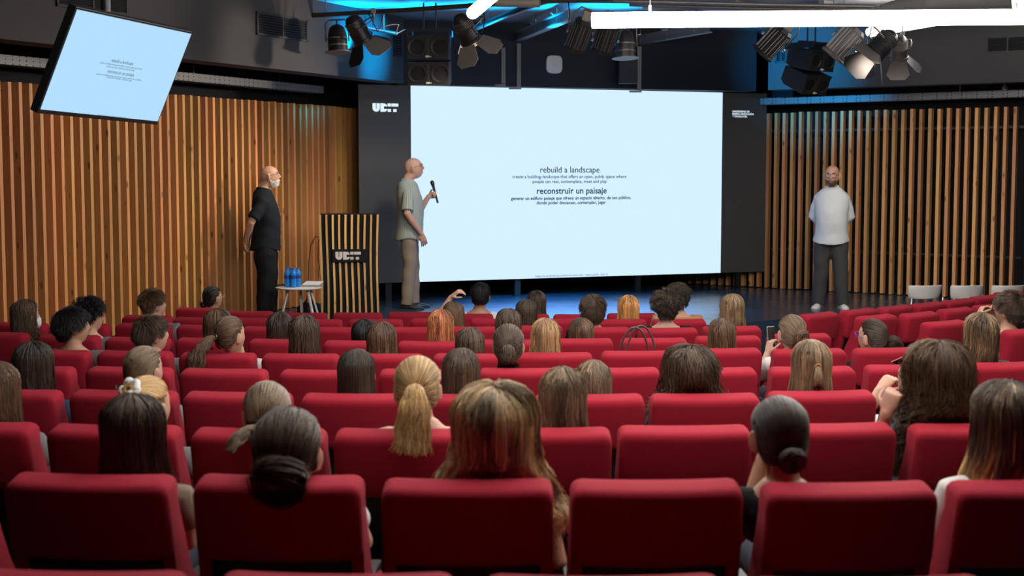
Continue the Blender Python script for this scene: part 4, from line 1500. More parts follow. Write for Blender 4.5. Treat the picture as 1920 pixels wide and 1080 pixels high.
def loose(L=.30, **k):
    d = dict(kind='loose', L=L, vol=.13, flare=.8, wave=.003, wlen=.15)
    d.update(k); return d


def pony(**k):
    d = dict(kind='pony', tie=(0, -.98, .05), tail=[(0, -.04, -.02), (0, -.05, -.10), (0, -.03, -.22), (0, -.01, -.30)])
    d.update(k); return d


def bun(**k):
    d = dict(kind='bun', tie=(0, -.96, -.28), rb=.042)
    d.update(k); return d


def short(**k):
    d = dict(kind='short', len=.045, lift=.6)
    d.update(k); return d


def hoop(root, M, sc):
    c = M @ (Vector((.079, -.01, -.062)) * sc)
    MB().tube([c + M.to_3x3() @ Vector((.004 * math.cos(a), .028 * math.cos(a), .030 * math.sin(a))) for a in [2 * math.pi * i / 24 for i in range(24)]], .0022, 6, closed=True).build('hoop_earring', mat('gold', (.8, .62, .32), rough=.2, metal=1), root, smooth=True, world=False)


def scrunchie(root, M, sc):
    T = Vector((0, -.70, .62)).normalized()
    c = M @ ((Vector(HC) + Vector((HE[0] * T.x, HE[1] * T.y, HE[2] * T.z)) * 1.13) * sc)
    t = M.to_3x3() @ T
    u = t.cross(Vector((1, 0, 0))).normalized(); v = t.cross(u)
    pts = []
    for i in range(40):
        a = 2 * math.pi * i / 40
        pts.append(c + (u * math.cos(a) + v * math.sin(a)) * (.034 + .004 * math.sin(a * 5)) + t * .004 * math.sin(a * 4))
    MB().tube(pts, [.016 + .003 * math.sin(i * .9) for i in range(40)], 8, closed=True).build('scrunchie', mat('white_satin', (.85, .85, .82), rough=.4, sheen=.4), root, smooth=True, world=False)


def tie_at(T, r=.018, m=None, off=1.08):
    T = Vector(T).normalized()

    def f(root, M, sc):
        c = M @ ((Vector(HC) + Vector((HE[0] * T.x, HE[1] * T.y, HE[2] * T.z)) * off) * sc)
        t = M.to_3x3() @ T; u = t.cross(Vector((1, 0, 0))).normalized(); v = t.cross(u)
        MB().tube([c + (u * math.cos(a) + v * math.sin(a)) * r for a in [2 * math.pi * i / 16 for i in range(16)]], .005, 6, closed=True).build('hair_tie', m or TANC, root, smooth=True, world=False)
    return f


def mask(root, M, sc):
    mb = MB()
    rings = []
    for z, w, d in ((-.018, .050, .112), (-.04, .060, .122), (-.065, .062, .120), (-.09, .055, .118), (-.108, .04, .104)):
        rings.append([M @ (Vector((w * math.sin(a), .03 + (d - .03) * math.cos(a) + off, z)) * sc) for off in (0,) for a in [R(-80 + 160 * i / 12) for i in range(13)]] +
                     [M @ (Vector((w * .95 * math.sin(a), .026 + (d - .034) * math.cos(a), z)) * sc) for a in [R(80 - 160 * i / 12) for i in range(13)]])
    mb.loft(rings).build('face_mask', mat('mask_white', (.8, .82, .84), rough=.8), root, smooth=True, world=False)


GF = ('glasses_black', (.01, .01, .01), .3)
GB = ('glasses_violet', (.12, .10, .45), .3)
W_ = (.62, .61, .58); K_ = (.012, .012, .013); N_ = (.03, .05, .09); G_ = (.16, .16, .16)
# hand poses in the sitter's frame: elbow, wrist, finger direction, back-of-hand direction
FACE_L = dict(e=(-.215, .30, .80), w=(-.150, .345, 1.03), f=(.55, -.15, .8), n=(-.75, .2, .5), curl=.55, side=1)
PHONE_L = dict(e=(-.225, .36, .70), w=(-.150, .40, .90), f=(.25, .1, .95), n=(-.9, -.3, .2), curl=.7, side=1)

# (row, seat index, head centre x, head top y, quality, description, parameters)
A = [
    ('r1', 1, 250, 742, 3, 'woman with long straight dark brown hair, far left', 'long straight dark brown hair, first full row, left', dict(hair=loose(.30, vol=.16, flare=1.0, wave=.004, clump=.45, hl=.2), hm='dark', yaw=-8, top=(.2, .16, .11), hx=.0)),
    ('r1', 2, 540, 768, 3, 'woman with a messy low bun over the seat back', 'grey-brown hair in a messy low bun resting over the seat back', dict(hair=bun(tie=(-.05, -.86, -.52), rb=.066, bo=.30, boff=(.008, -.01, .045), bmess=.28, mess=.3, wisps=30, bow=.05, vol=.08), hm='dark', yaw=-3, hy=.065, top=W_, pitch=8, hs=1.12)),
    ('r1', 3, 928, 741, 3, 'woman with loose wavy blonde hair', 'loose wavy dark blonde hair and bare right arm', dict(hair=loose(.27, vol=.58, flare=3.4, wave=.015, wlen=.12, hl=.7, frizz=.004, clump=.72, locks=100, dens=1.3), hm='darkblond', yaw=2, tank=True, sleeve=0, top=W_, skin='b', armR=dict(e=(.262, .15, .68), w=(.19, .42, .68)))),
    ('r1', 5, 1462, 744, 3, 'woman with sleek low bun and hoop earring', 'sleek dark low bun, hoop earring and black top, hand at her cheek', dict(hair=bun(tie=(.02, -.99, -.30), rb=.040, vol=.02, mess=.08, wisps=30, bo=.7), hm='ink', yaw=6, top=K_, sleeve=.6, skin='b', armL=FACE_L, extras=(hoop,), roll=-2)),
    ('r1', 6, 1890, 722, 3, 'woman with ombre hair at the right edge', 'straight brown hair fading to blonde tips, at the right edge', dict(hair=loose(.34, vol=.26, flare=.9, wave=.004, ombre=(.28, .58), clump=.6, hl=.06), hm='ombre', yaw=18, top=W_, sleeve=1.9)),
    ('r2', 0, -8, 680, 2, 'woman with long brown hair cut by the left edge', 'long straight ash brown hair cut off by the left edge', dict(hair=loose(.32, vol=.10, flare=.3), hm='brown', yaw=-10, top=G_)),
    ('r2', 1, 276, 706, 2, 'woman with white scrunchie', 'blonde hair gathered up in a white scrunchie', dict(hair=bun(tie=(0, -.70, .62), rb=.03, bo=.3, vol=.03, bow=0), hm='blond', yaw=-28, top=G_, extras=(scrunchie,), hl=1)),
    ('r2', 2, 500, 716, 2, 'woman with low ponytail draped left', 'brown low ponytail draped leftward over the seat back', dict(hair=pony(tie=(-.25, -.9, -.22), tail=[(-.03, -.06, .01), (-.065, -.11, .015), (-.105, -.155, -.005), (-.125, -.175, -.035)], r1=.026, r2=.020), hm='ash', yaw=12, hy=.14, top=K_, hs=1.04)),
    ('r2', 3, 783, 671, 3, 'woman with golden ponytail over the seat back', 'golden ponytail falling over the seat back, bare shoulder', dict(hair=pony(tie=(0, -.98, .18), tail=[(0, -.05, .0), (.0, -.075, -.05), (-.005, -.09, -.11), (-.012, -.10, -.19), (-.015, -.10, -.225)], r0=.014, r1=.066, r2=.10, wave=.004, vol=.07, hl=.6), hm='blond', yaw=0, hy=.06, tank=True, sleeve=0, top=K_, extras=(tie_at((0, -.98, .18), .02),), pitch=2)),
    ('r2', 4, 1055, 690, 2, 'woman with shoulder-length wavy brown hair', 'shoulder-length wavy brown hair, right of the golden ponytail', dict(hair=loose(.30, vol=.12, flare=.4, wave=.008, wlen=.14, frizz=.004, hl=.2), hm='ash', yaw=2, top=K_)),
    ('r2', 7, 1760, 653, 3, 'woman with big curly brown hair', 'big curly brown hair, twirling a lock with her left hand', dict(hair=loose(.32, vol=.50, flare=1.3, wave=.030, wlen=.075, frizz=.012, hl=.25, clump=.7, locks=110), hm='brown', yaw=5, top=G_, skin='a', armL=dict(e=(-.29, .24, .80), w=(-.292, .15, 1.00), f=(.25, -.1, .95), n=(-.6, -.7, .2), curl=.95, side=-1))),
    ('r3', 0, 62, 642, 2, 'woman with long straight black hair, left edge', 'long straight dark hair, left edge', dict(hair=loose(.30, vol=.12, flare=.5, clump=.4), hm='ink', yaw=-8, top=N_)),
    ('r3', 1, 270, 650, 2, 'woman with brown hair tied low', 'smooth brown hair tied low, turned to the right', dict(hair=pony(tie=(-.35, -.85, -.42), tail=[(-.02, -.03, -.03), (-.05, -.05, -.05), (-.09, -.05, -.06)], r1=.022), hm='ash', yaw=-25, top=G_)),
    ('r3', 3, 668, 655, 2, 'woman with long glossy black hair', 'long glossy straight black hair, centre left', dict(hair=loose(.30, vol=.07, flare=.5, wave=.001, clump=.3, frizz=.001), hm='ink', yaw=-3, top=K_)),
    ('r3', 4, 864, 653, 2, 'woman with long straight dark hair', 'long straight dark brown hair, beside the golden ponytail', dict(hair=loose(.30, vol=.06, flare=.7, wave=.002, clump=.4), hm='dark', yaw=3, top=K_)),
    ('r3', 5, 1112, 675, 1, 'woman with flat brown hair', 'flat light brown hair, partly hidden by wavy brown hair', dict(hair=loose(.30, vol=.06, flare=.9), hm='ash', yaw=0, top=K_)),
    ('r3', 6, 1295, 659, 2, 'woman with thick wavy dark brown hair', 'thick wavy dark brown hair spilling on the seat back', dict(hair=loose(.19, vol=.46, flare=2.8, wave=.022, wlen=.09, frizz=.010, hl=.15), hm='dark', yaw=4, top=K_, hy=.20)),
    ('r3', 7, 1521, 639, 2, 'woman with half-up ash blonde hair', 'ash blonde half-up hair held by a copper tie', dict(hair=dict(kind='half', L=.29, vol=.12, flare=1.0, wave=.003, wlen=.15), hm='light', yaw=4, top=G_, extras=(tie_at((0, -.94, .12), .014, mat('copper', (.5, .2, .09), rough=.4, metal=.5), 1.16),))),
    ('r3', 8, 1722, 672, 1, 'woman with pale blonde hair, hand at her face', 'pale blonde hair mostly hidden behind big curly hair', dict(hair=loose(.24, vol=.10), hm='pale', yaw=12, top=W_, armL=dict(e=(-.25, .30, .77), w=(-.15, .32, .93), f=(.6, .1, .6), n=(-.4, -.5, .7), curl=.6, side=1))),
    ('r4', 5, 953, 609, 2, 'woman with low ponytail and bare shoulders', 'dark low wavy ponytail and bare shoulders, centre', dict(hair=pony(tie=(0, -.98, .12), tail=[(0, -.03, -.01), (0, -.03, -.06), (0, .0, -.14), (0, .03, -.19)], r1=.06, r2=.09, wave=.008, vol=.06, r0=.02), hm='dark', yaw=0, tank=True, sleeve=0, top=K_)),
    ('r4', 10, 1840, 588, 2, 'woman with highlighted long hair', 'long brown hair with golden streaks, at right, holding a phone', dict(hair=loose(.36, vol=.15, flare=.6, wave=.005, hl=.22, clump=.6), hm='hilite', yaw=14, top=(.05, .07, .05), armL=dict(e=(-.24, .36, .70), w=(-.31, .53, .84), f=(-.4, .5, .5), n=(-.3, .5, -.6), curl=.8, side=-1))),
    ('r5', 0, 135, 576, 2, 'man with straight black hair in profile', 'short thick black hair facing right, far left', dict(hair=short(len=.05, lift=.35, fade=.35, jit=.12, grav=.5, locks=40), hm='black', male=True, yaw=-54, top=G_, skin='b', face=True)),
    ('r5', 1, 284, 591, 2, 'man with dark brown cropped hair in profile', 'short dark brown hair facing right, white papers beside him', dict(hair=short(len=.045, lift=.35, fade=.3, jit=.12, grav=.5), hm='dark', male=True, yaw=-50, top=G_, face=True)),
    ('r5', 2, 432, 594, 2, 'woman with brown ponytail over the seat', 'brown ponytail hanging down behind the seat back at left', dict(hair=pony(tie=(-.28, -.93, .08), tail=[(-.03, -.04, -.02), (-.05, -.10, -.10), (-.06, -.14, -.20), (-.05, -.14, -.30), (-.04, -.13, -.36)], r1=.062, r2=.035, vol=.05, wave=.006), hm='brown', yaw=-34, hy=.06, top=W_, hl=.2, extras=(tie_at((-.28, -.93, .08), .02, STEEL),))),
    ('r5', 3, 570, 592, 1, 'woman with long brown hair, centre left', 'long dark brown hair with lighter streaks, centre left', dict(hair=loose(.30, vol=.14, flare=.45, wave=.006, hl=.12), hm='dark', yaw=-4, top=K_)),
    ('r5', 4, 716, 604, 1, 'woman with tucked brown hair', 'brown collar-length hair tucked under, near the lectern', dict(hair=loose(.17, vol=.10, flare=.1), hm='brown', yaw=-2, top=K_)),
    ('r5', 5, 881, 615, 1, 'woman with dark bobbed hair', 'dark brown hair, lower head left of low wavy ponytail', dict(hair=loose(.20, vol=.10, flare=.5), hm='dark', yaw=2, top=K_)),
    ('r5', 6, 1023, 598, 1, 'woman with golden brown bob', 'straight golden brown bob, centre', dict(hair=loose(.20, vol=.12, flare=.25, wave=.004, hl=.4), hm='auburn', yaw=0, top=K_)),
    ('r5', 8, 1354, 597, 1, 'woman with brown hair tapering down', 'brown straight hair, right of the empty seat with a handbag', dict(hair=loose(.22, vol=.09, flare=.7), hm='brown', yaw=3, top=K_)),
    ('r5', 9, 1484, 591, 2, 'woman photographing with a phone', 'messy brown bun and white sleeves, raising a phone', dict(hair=bun(tie=(.30, -.90, -.05), rb=.046, mess=.25, bmess=.3, bo=.35, wisps=14), hm='ash', yaw=8, top=W_, sleeve=.6, skin='c', armL=PHONE_L)),
    ('r5', 10, 1636, 599, 2, 'woman with dark ponytail and violet glasses', 'dark hair tied back and violet-rimmed glasses', dict(hair=pony(tie=(.38, -.90, .02), tail=[(.02, -.025, .0), (.035, -.04, -.05), (.035, -.04, -.12)], r1=.055, r2=.05), hm='ink', yaw=38, top=K_, glasses=GB)),
    ('r6', 0, 48, 562, 1, 'woman wearing a white face mask', 'dark reddish brown hair and white face mask, far left', dict(hair=loose(.22, vol=.12, flare=.4, wave=.006), hm='dark', yaw=-45, top=K_, extras=(mask,), face=True)),
    ('r6', 1, 167, 562, 1, 'man with curly black hair', 'curly black hair, facing right, at left', dict(hair=short(len=.06, lift=1.0, curl=.010, fade=.5, jit=.6, locks=90), hm='black', male=True, yaw=-45, top=G_, glasses=GF, face=True)),
    ('r6', 3, 408, 580, 1, 'woman with wavy brown hair behind a ponytail', 'wavy brown hair, just behind the brown ponytail at left', dict(hair=loose(.20, vol=.14, flare=.3, wave=.010, wlen=.1, frizz=.004), hm='brown', yaw=-12, top=K_)),
    ('r6', 4, 525, 586, 1, 'woman with smooth dark hair', 'smooth dark hair, lower head before the side table', dict(hair=loose(.18, vol=.12, flare=.5), hm='ink', yaw=-5, top=K_)),
    ('r6', 5, 684, 599, 1, 'person with black hair below lectern', 'black hair, low head right below the lectern', dict(hair=loose(.16, vol=.10, flare=.4), hm='black', yaw=-4, top=K_)),
    ('r6', 6, 826, 581, 1, 'woman with red hair', 'straight copper red hair, centre', dict(hair=loose(.20, vol=.11, flare=.45, hl=.3), hm='red', yaw=-2, top=K_, skin='c')),
    ('r6', 7, 953, 579, 1, 'woman with dark hair behind a ponytail', 'long dark hair, behind the low wavy ponytail', dict(hair=loose(.22, vol=.10, flare=.4), hm='dark', yaw=0, top=K_)),
    ('r6', 8, 1090, 597, 1, 'person with short brown hair, slumped', 'brown hair, low head right of golden brown bob', dict(hair=loose(.14, vol=.10, flare=.3), hm='brown', yaw=3, top=(.1, .2, .22))),
    ('r7', 2, 288, 544, 1, 'man with short brown quiff', 'short brown swept-up hair, tall head at left by the battens', dict(hair=short(len=.04, lift=.9, fade=.12, fade2=.25, jit=.3), hm='brown', male=True, yaw=-46, top=G_, face=True)),
    ('r7', 7, 850, 566, 1, 'woman with raised left hand', 'long brown hair, one hand raised to her head', dict(hair=loose(.22, vol=.09, flare=.5), hm='brown', yaw=0, top=K_, armL=dict(e=(-.30, .26, .98), w=(-.16, .27, 1.20), f=(.75, -.2, .6), n=(-.5, -.3, .8), curl=.5, side=1))),
    ('r7', 8, 987, 561, 1, 'woman with straight black hair, centre', 'straight black shoulder-length hair, centre', dict(hair=loose(.22, vol=.09, flare=.5), hm='ink', yaw=0, top=K_)),
    ('r7', 9, 1112, 554, 1, 'man with short dark hair, centre', 'short thick dark brown hair, centre right, facing stage', dict(hair=short(len=.045, lift=.5, fade=.6, fade2=.8, jit=.2), hm='dark', male=True, yaw=-3, top=K_)),
    ('r7', 10, 1249, 547, 1, 'man with tousled black hair', 'tousled black wavy hair and bare neck', dict(hair=short(len=.06, lift=.7, curl=.006, fade=.4, jit=.4, locks=80), hm='ink', male=True, yaw=4, top=K_, skin='c')),
    ('r7', 11, 1373, 552, 1, 'woman with wavy light brown hair', 'wavy light brown hair, against the shiny stage floor', dict(hair=loose(.24, vol=.14, flare=.8, wave=.009, wlen=.1, frizz=.005, hl=.3), hm='light', yaw=3, top=(.03, .04, .05))),
    ('r8', 8, 1178, 554, 1, 'person with ginger bob', 'ginger chin-length bob', dict(hair=loose(.13, vol=.12, flare=.1, hl=.3, inw=1.5), hm='ginger', yaw=0, top=(.5, .4, .3), skin='c')),
    ('r8', 9, 1272, 532, 1, 'man with dark hair behind tousled hair', 'dark short hair, just behind the tousled black hair', dict(hair=short(len=.045, lift=.6, fade=.4, jit=.25), hm='ink', male=True, yaw=3, top=(.4, .2, .1))),
    ('r9', 0, 399, 537, 1, 'woman with dark bun and glasses', 'dark hair in a bun and glasses, facing right near battens', dict(hair=bun(tie=(-.35, -.85, -.45), rb=.038, bow=.05), hm='black', yaw=-40, top=K_, glasses=('glasses_pale', (.5, .5, .5), .2), skin='b')),
    ('r9', 5, 901, 530, 1, 'man in white shirt with black hair', 'short black hair and white shirt, nearest the screen', dict(hair=short(len=.03, lift=.4, fade=.35, jit=.12), hm='black', male=True, yaw=-4, top=(.75, .75, .74), skin='b')),
    ('r9', 6, 1006, 545, 1, 'woman with smooth dark hair, front', 'smooth dark hair, in the row nearest the stage', dict(hair=loose(.22, vol=.09, flare=.4), hm='ink', yaw=0, top=K_)),
    ('wd', 0, 1893, 549, 2, 'man with brown hair and raised hands', 'short brown hair and glasses, hands raised to his face, right edge', dict(hair=short(len=.05, lift=.6, fade=.3, jit=.2), hm='dark', male=True, yaw=38, top=K_, skin='a', glasses=GF, armL=dict(e=(-.25, .34, .86), w=(-.155, .36, 1.04), f=(.5, -.1, .85), n=(-.8, .4, .3), curl=.7, side=1), armR=dict(e=(.20, .36, .84), w=(.03, .36, 1.04), f=(-.4, -.1, .9), n=(.5, .8, .3), curl=.7, side=-1))),
]
for a_ in A:
    SITTERS[(a_[0], a_[1])] = a_[5]
PEOPLE = {}


def build_audience(only=None):
    for k, (rk, si, px, py, q, who, look, p) in enumerate(A):
        row = ROWS.get(rk) or WING[rk]
        x0, x1, y = row[si]
        if rk in WING: sx, sy, sz, yw = seat_at((x0 + x1) / 2, y + 1, 'wing', R(28), 0, WZ[rk])
        else: sx, sy, sz, yw = seat_at((x0 + x1) / 2, y); sz = max(sz, floor_z(sy))
        hy = p.get('hy', .20)
        # head position: ray through (px, py) at the depth of the head
        fw = Vector((-math.sin(yw), math.cos(yw), 0)); rt = Vector((math.cos(yw), math.sin(yw), 0))
        o = Vector((sx, sy, sz)); r = ray(px, py); c = Vector((0, 0, CAMZ))
        n = fw
        t = ((o + fw * (hy - .0)) - c).dot(n) / r.dot(n)
        hp = c + r * t
        off = (hp - o).dot(rt)
        lim = .012
        bx = max(-lim, min(lim, off)) if abs(off) > lim else off
        lean = off - bx
        base = o + rt * bx
        ht = hp.z - sz
        sp = dict(p); sp['ht'] = ht; sp['hx'] = lean; sp['q'] = q; sp['hairmat'] = HM[p['hm']]
        if 'hl' in p: sp['hair'] = dict(sp['hair'], hl=p['hl'])
        sp['yaw'] = p.get('yaw', 0) - math.degrees(yw)
        rs = np.random.RandomState(100 + k)
        root = thing('person', ('seated man with ' if p.get('male') else 'seated person with ' if who.startswith('person') else 'seated woman with ') + look, 'person', base, yw, 'seated audience')
        M = seated(root, sp, rs)
        PEOPLE[(rk, si)] = (root, M, sp)
        print('person', rk, si, 'ht %.2f lean %.2f off %.2f' % (ht, lean, off))

build_audience()
place_all_seats()
# ---------------------------------------------------------------- lectern
LC = pt(655.5, 599, 16.3); LC.z = STAGE
lw, lh, ldp = .66, 1.185, .42
LY = R(8)
lect = thing('lectern', 'black lectern faced with ten wavy pale wood strips and a sign', 'lectern', LC, LY)
BLK = mat('black_lacquer', (.0035, .0035, .004), rough=.5, spec=.25)


def lprof(z):
    """front depth of the lectern at height z (wavy front)"""
    return -.20 - .016 * math.sin(z / lh * 5.2 + .6) - .02 * (z / lh)


q = MB()
zs_ = [lh * i / 16 for i in range(17)]
q.loft([[(-lw / 2 + .012, lprof(z) + .05, z), (lw / 2 - .012, lprof(z) + .05, z), (lw / 2 - .012, .20, z), (-lw / 2 + .012, .20, z)] for z in zs_])
q.build('body', BLK, lect, world=False)
STRIP = wood('ash_strip', lin(232, 190, 120), lin(214, 164, 92), .45)
for i in range(10):
    x = -lw / 2 + .014 + (lw - .028) * i / 9
    rings = []
    for z in zs_:
        xx = x + .008 * math.sin(z / lh * 4.4 + i * .25 + .3)
        yf = lprof(z)
        rings.append([(xx - .0115, yf, z), (xx + .0115, yf, z), (xx + .0115, yf + .06, z), (xx - .0115, yf + .06, z)])
    q = MB(); q.loft(rings); q.build('wood_strip', STRIP, lect, world=False)
q = MB(); q.box((0, 0.02, lh + .003), (lw - .02, .36, .006)); q.build('top', BLK, lect, world=False)
q = MB(); q.box((0.0, lprof(.7) - .012, .725), (.385, .02, .150)); sg = q.build('sign_board', BLK, lect, world=False, bevel=.002)
logo('logo_lettering', mat('sign_white', (.72, .70, .66), rough=.6), lect, base_of(lect) @ Vector((0, lprof(.7) - .022, .725)), Vector((math.cos(LY), math.sin(LY), 0)), Vector((0, 0, 1)), Vector((math.sin(LY), -math.cos(LY), 0)), -.158, -.044, .089, .004)
# gooseneck lead beside the lectern
q = MB()
c0 = pt(598, 445, 16.2)
pts = [c0, pt(592, 443, 16.2), pt(583, 458, 16.15), pt(579, 490, 16.1), pt(578, 530, 16.05), pt(576, 552, 16.0), pt(574, 570, 16.15), pt(568, 584, 16.2)]
pts[-1].z = STAGE + .006
q.tube(pts, .0055, 6)
tag(q.build('power_cable', BLACKP, None, smooth=True), 'thin black cable looping down from lectern to the stage floor', 'cable')
q = MB()
q.tube([pt(598.5, 448, 16.25), pt(597, 458, 16.23), pt(596, 485, 16.22), pt(599, 500, 16.22), pt(597, 520, 16.22)], .0045, 6)
tag(q.build('power_cable', BLACKP, None, smooth=True), 'short black cord dangling beside the left edge of the lectern', 'cable')

# ---------------------------------------------------------------- round side table with bottles
TD = 15.75
tcn = pt(560, 537.5, TD); TZ = tcn.z
tcn = Vector((tcn.x, tcn.y, STAGE))
tab = thing('side_table', 'low round white side table with splayed legs left of lectern', 'table', tcn)
tr_r = .255
q = MB(); q.lathe([(.0, TZ - STAGE - .022), (tr_r - .01, TZ - STAGE - .022), (tr_r, TZ - STAGE - .016), (tr_r, TZ - STAGE - .004), (tr_r - .006, TZ - STAGE), (0, TZ - STAGE)], tcn, seg=40)
TABW = mat('white_table', (.68, .66, .62), rough=.4)
q.build('table_top', TABW, tab, smooth='auto')
for a in (215, 325, 90, 20):
    u = Vector((math.cos(R(a)), math.sin(R(a)), 0))
    q = MB(); q.bar(tcn + u * .13 + Vector((0, 0, TZ - STAGE - .022)), tcn + u * .235, .030, .022); q.build('leg', TABW, tab, bevel=.004)
BLUE = mat('blue_plastic', (.03, .33, 1.0), rough=.12, trans=.3, ior=1.33, spec=.6)
BLUED = mat('bottle_label', (.012, .05, .22), rough=.5)
CAPM = mat('bottle_cap', (.02, .10, .42), rough=.4)
bpos = [(-.065, -.05), (.005, -.07), (-.03, .02), (.045, .0)]
bl0 = ['blue water bottle on side table, front left of the four', 'blue water bottle on side table, front right of the four', 'blue water bottle on side table, back left of the four', 'blue water bottle on side table, back right of the four']
bc_ = pt(552, 535, TD)
for (dx, dy), lb in zip(bpos, bl0):
    o = Vector((bc_.x + dx, tcn.y - .03 + dy, TZ + .001))
    b = thing('water_bottle', lb, 'bottle', o, 0, 'blue water bottles')
    prof = [(0, .004), (.026, 0), (.033, .006)]
    for i in range(9): prof += [(.0335, .015 + i * .013), (.0322, .0215 + i * .013)]
    prof += [(.0335, .14), (.033, .155), (.024, .178), (.014, .190), (.013, .198), (0, .1985)]
    q = MB(); q.lathe(prof, o, seg=20); q.build('bottle_body', BLUE, b, smooth=True)
    q = MB(); q.lathe([(.0345, .096), (.0347, .098), (.0347, .130), (.0345, .132)], o, seg=20); q.build('label_band', BLUED, b, smooth='auto')
    q = MB(); q.lathe([(0, .196), (.0155, .196), (.0155, .212), (.014, .214), (0, .214)], o, seg=16); q.build('cap', CAPM, b, smooth='auto')
q = MB()
lp = Vector((tcn.x + .15, tcn.y + .02, TZ + .001))
rm = Matrix.Rotation(R(-12), 3, 'Z')
lap = thing('laptop', 'pale closed laptop propped on the side table beside bottles', 'laptop', lp)
q.box(lp + Vector((0, 0, .008)), (.20, .16, .014), rm); q.build('laptop_base', mat('aluminium', (.55, .57, .6), rough=.35, metal=.6), lap, bevel=.004)
q = MB(); q.box(lp + rm @ Vector((0, .012, .034)), (.20, .15, .010), rm @ Matrix.Rotation(R(11), 3, 'X')); q.build('laptop_lid', mat('white_lid', (.7, .72, .75), rough=.4), lap, bevel=.003)
q = MB(); m0 = Vector((tcn.x - .215, tcn.y - .02, TZ + .018)); q.tube([m0, m0 + Vector((.09, .09, 0))], .011, 10, round_ends=True)
mc = thing('handheld_microphone', 'black microphone lying at the left edge of side table', 'microphone', m0)
q.build('handle', BLACKP, mc, smooth=True)
q = MB(); q.sphere(m0 + Vector((-.018, -.003, .003)), (.02, .02, .02), 12, 8); q.build('grille', mat('mic_grille', (.05, .05, .05), rough=.35, metal=.8), mc, smooth=True)
q = MB()
qb = pt(590, 580, 16.6); qb.z = STAGE
bag = thing('equipment_bag', 'dark bag on the stage floor between side table and lectern', 'bag', qb)
rings = []
for z, w, d in ((0, .13, .10), (.03, .15, .12), (.09, .145, .11), (.13, .10, .07), (.14, .04, .03)):
    rings.append([(qb.x + w * math.cos(a) - .06, qb.y + d * math.sin(a), STAGE + z + .012 * math.sin(3 * a) * (z > .05)) for a in [2 * math.pi * i / 20 for i in range(20)]])
q.loft(rings); q.build('bag_body', mat('dark_nylon', (.015, .016, .02), rough=.6, bump=.3, bscale=30), bag, smooth=True)
q = MB(); q.tube([(qb.x - .13, qb.y - .02, STAGE + .12), (qb.x - .09, qb.y - .02, STAGE + .18), (qb.x - .03, qb.y - .02, STAGE + .18), (qb.x + .01, qb.y - .02, STAGE + .12)], .008, 8); q.build('handle', BLACKP, bag, smooth=True)

# ---------------------------------------------------------------- the speakers
CLK = cloth((.010, .013, .018), 'black_linen'); TRK = cloth((.009, .010, .012), 'black_trousers')
FRM = mat('black_frames', (.012, .011, .011), rough=.3)
FRM2 = mat('grey_frames', (.07, .07, .07), rough=.3)
BTN = mat('pearl_button', (.75, .72, .66), rough=.25)
HG = hair_mat('hair_grey_stubble', (.30, .26, .23)); HWH = hair_mat('beard_white', (.62, .60, .57)); HBD = hair_mat('beard_dark', (.085, .060, .045))


def stage_xy(px, d):
    p = pt(px, 580, d)
    return Vector((p.x, p.y, STAGE))


# left: black shirt, hands behind his back, facing the screen
p1 = stage_xy(500, 16.05)
man1 = thing('person', 'standing man in black short-sleeved shirt with white beard, hands behind back', 'person', p1, R(-82))
P1 = dict(armL=dict(e=(-.235, -.17, 1.12), w=(-.055, -.215, .885), f=(.6, -.25, -.5), n=(-.2, -.9, .2), curl=.7, side=1), armR=dict(e=(.245, -.155, 1.13), w=(.075, -.235, .905), f=(-.55, -.15, -.6), n=(.2, -.9, .2), curl=.6, side=-1),
          feet=dict(L=(-.11, .03, R(8)), R=(.11, -.02, R(-8))), skin=skin('skin_speaker_one', (.50, .29, .20)), trousers=TRK, shirt=CLK, sleeve=.80, hemz=.80, ease=.022, loose=1.36, belly=.035, pitch=9, yaw=-4, hy=.055, hs=1.05,
          shoe=mat('black_leather', (.012, .012, .012), rough=.35), sole=mat('sole_dark', (.02, .02, .02)), frames=FRM, buttons=BTN, brow=cloth((.18, .15, .13), 'brow_grey'))
M1, s1, _ = standing(man1, 1.735, P1)
rs = np.random.RandomState(5)
fur(man1, M1, s1, rs, HWH, 1500, lambda d: (d[:, 2] < np.interp(d[:, 1], [0, .25, .5, .8], [-.22, -.40, -.46, -.38])) & (d[:, 1] > .04) & ~((np.abs(d[:, 0]) < .24) & (d[:, 2] > -.58) & (d[:, 2] < -.47)) & (d[:, 2] > -.97), .015, .0012, 'beard', -.7, .7)
fur(man1, M1, s1, rs, HG, 6000, lambda d: (d[:, 1] < .25) & (d[:, 2] > -.45) & ((d[:, 1] < -.1) | (d[:, 2] > .2)) & (d[:, 2] < .93), .005, .0007, 'cropped_hair', -.6, .5)
# middle: bald, striped shirt, microphone in his raised left hand
p2 = stage_xy(769, 17.33)
man2 = thing('person', 'standing bald man in striped short-sleeved shirt speaking in front of screen', 'person', p2, R(-84))
mic_hand = dict(e=(-.235, .10, 1.12), w=(-.175, .235, 1.325), f=(.30, .85, .25), n=(-.95, .30, 0), curl=.9, side=1, curls=(.92, .95, 1.0, 1.05))
P2 = dict(hs=1.04, armL=mic_hand, armR=dict(e=(.255, -.035, 1.13), w=(.215, .13, .895), f=(-.05, .30, -.95), n=(.9, .1, .1), curl=.28, side=1),
          feet=dict(L=(-.12, .05, R(10)), R=(.10, -.04, R(-6))), skin=skin('skin_speaker_two', (.53, .31, .22)), trousers=mat('beige_chinos', (.27, .22, .16), rough=.85, spec=.2, bump=1, bscale=11), shirt=stripe_mat(), sleeve=.86, hemz=.80, ease=.026, loose=1.02, belly=.02, pitch=11, yaw=-6, hy=.05, hem=-.03,
          shoe=mat('black_leather', (.012, .012, .012)), sole=mat('sole_dark', (.02, .02, .02)), frames=FRM2, buttons=None, brow=cloth((.2, .14, .1), 'brow_brown'))
M2, s2, arms2 = standing(man2, 1.835, P2)
wr = arms2['L'][2]
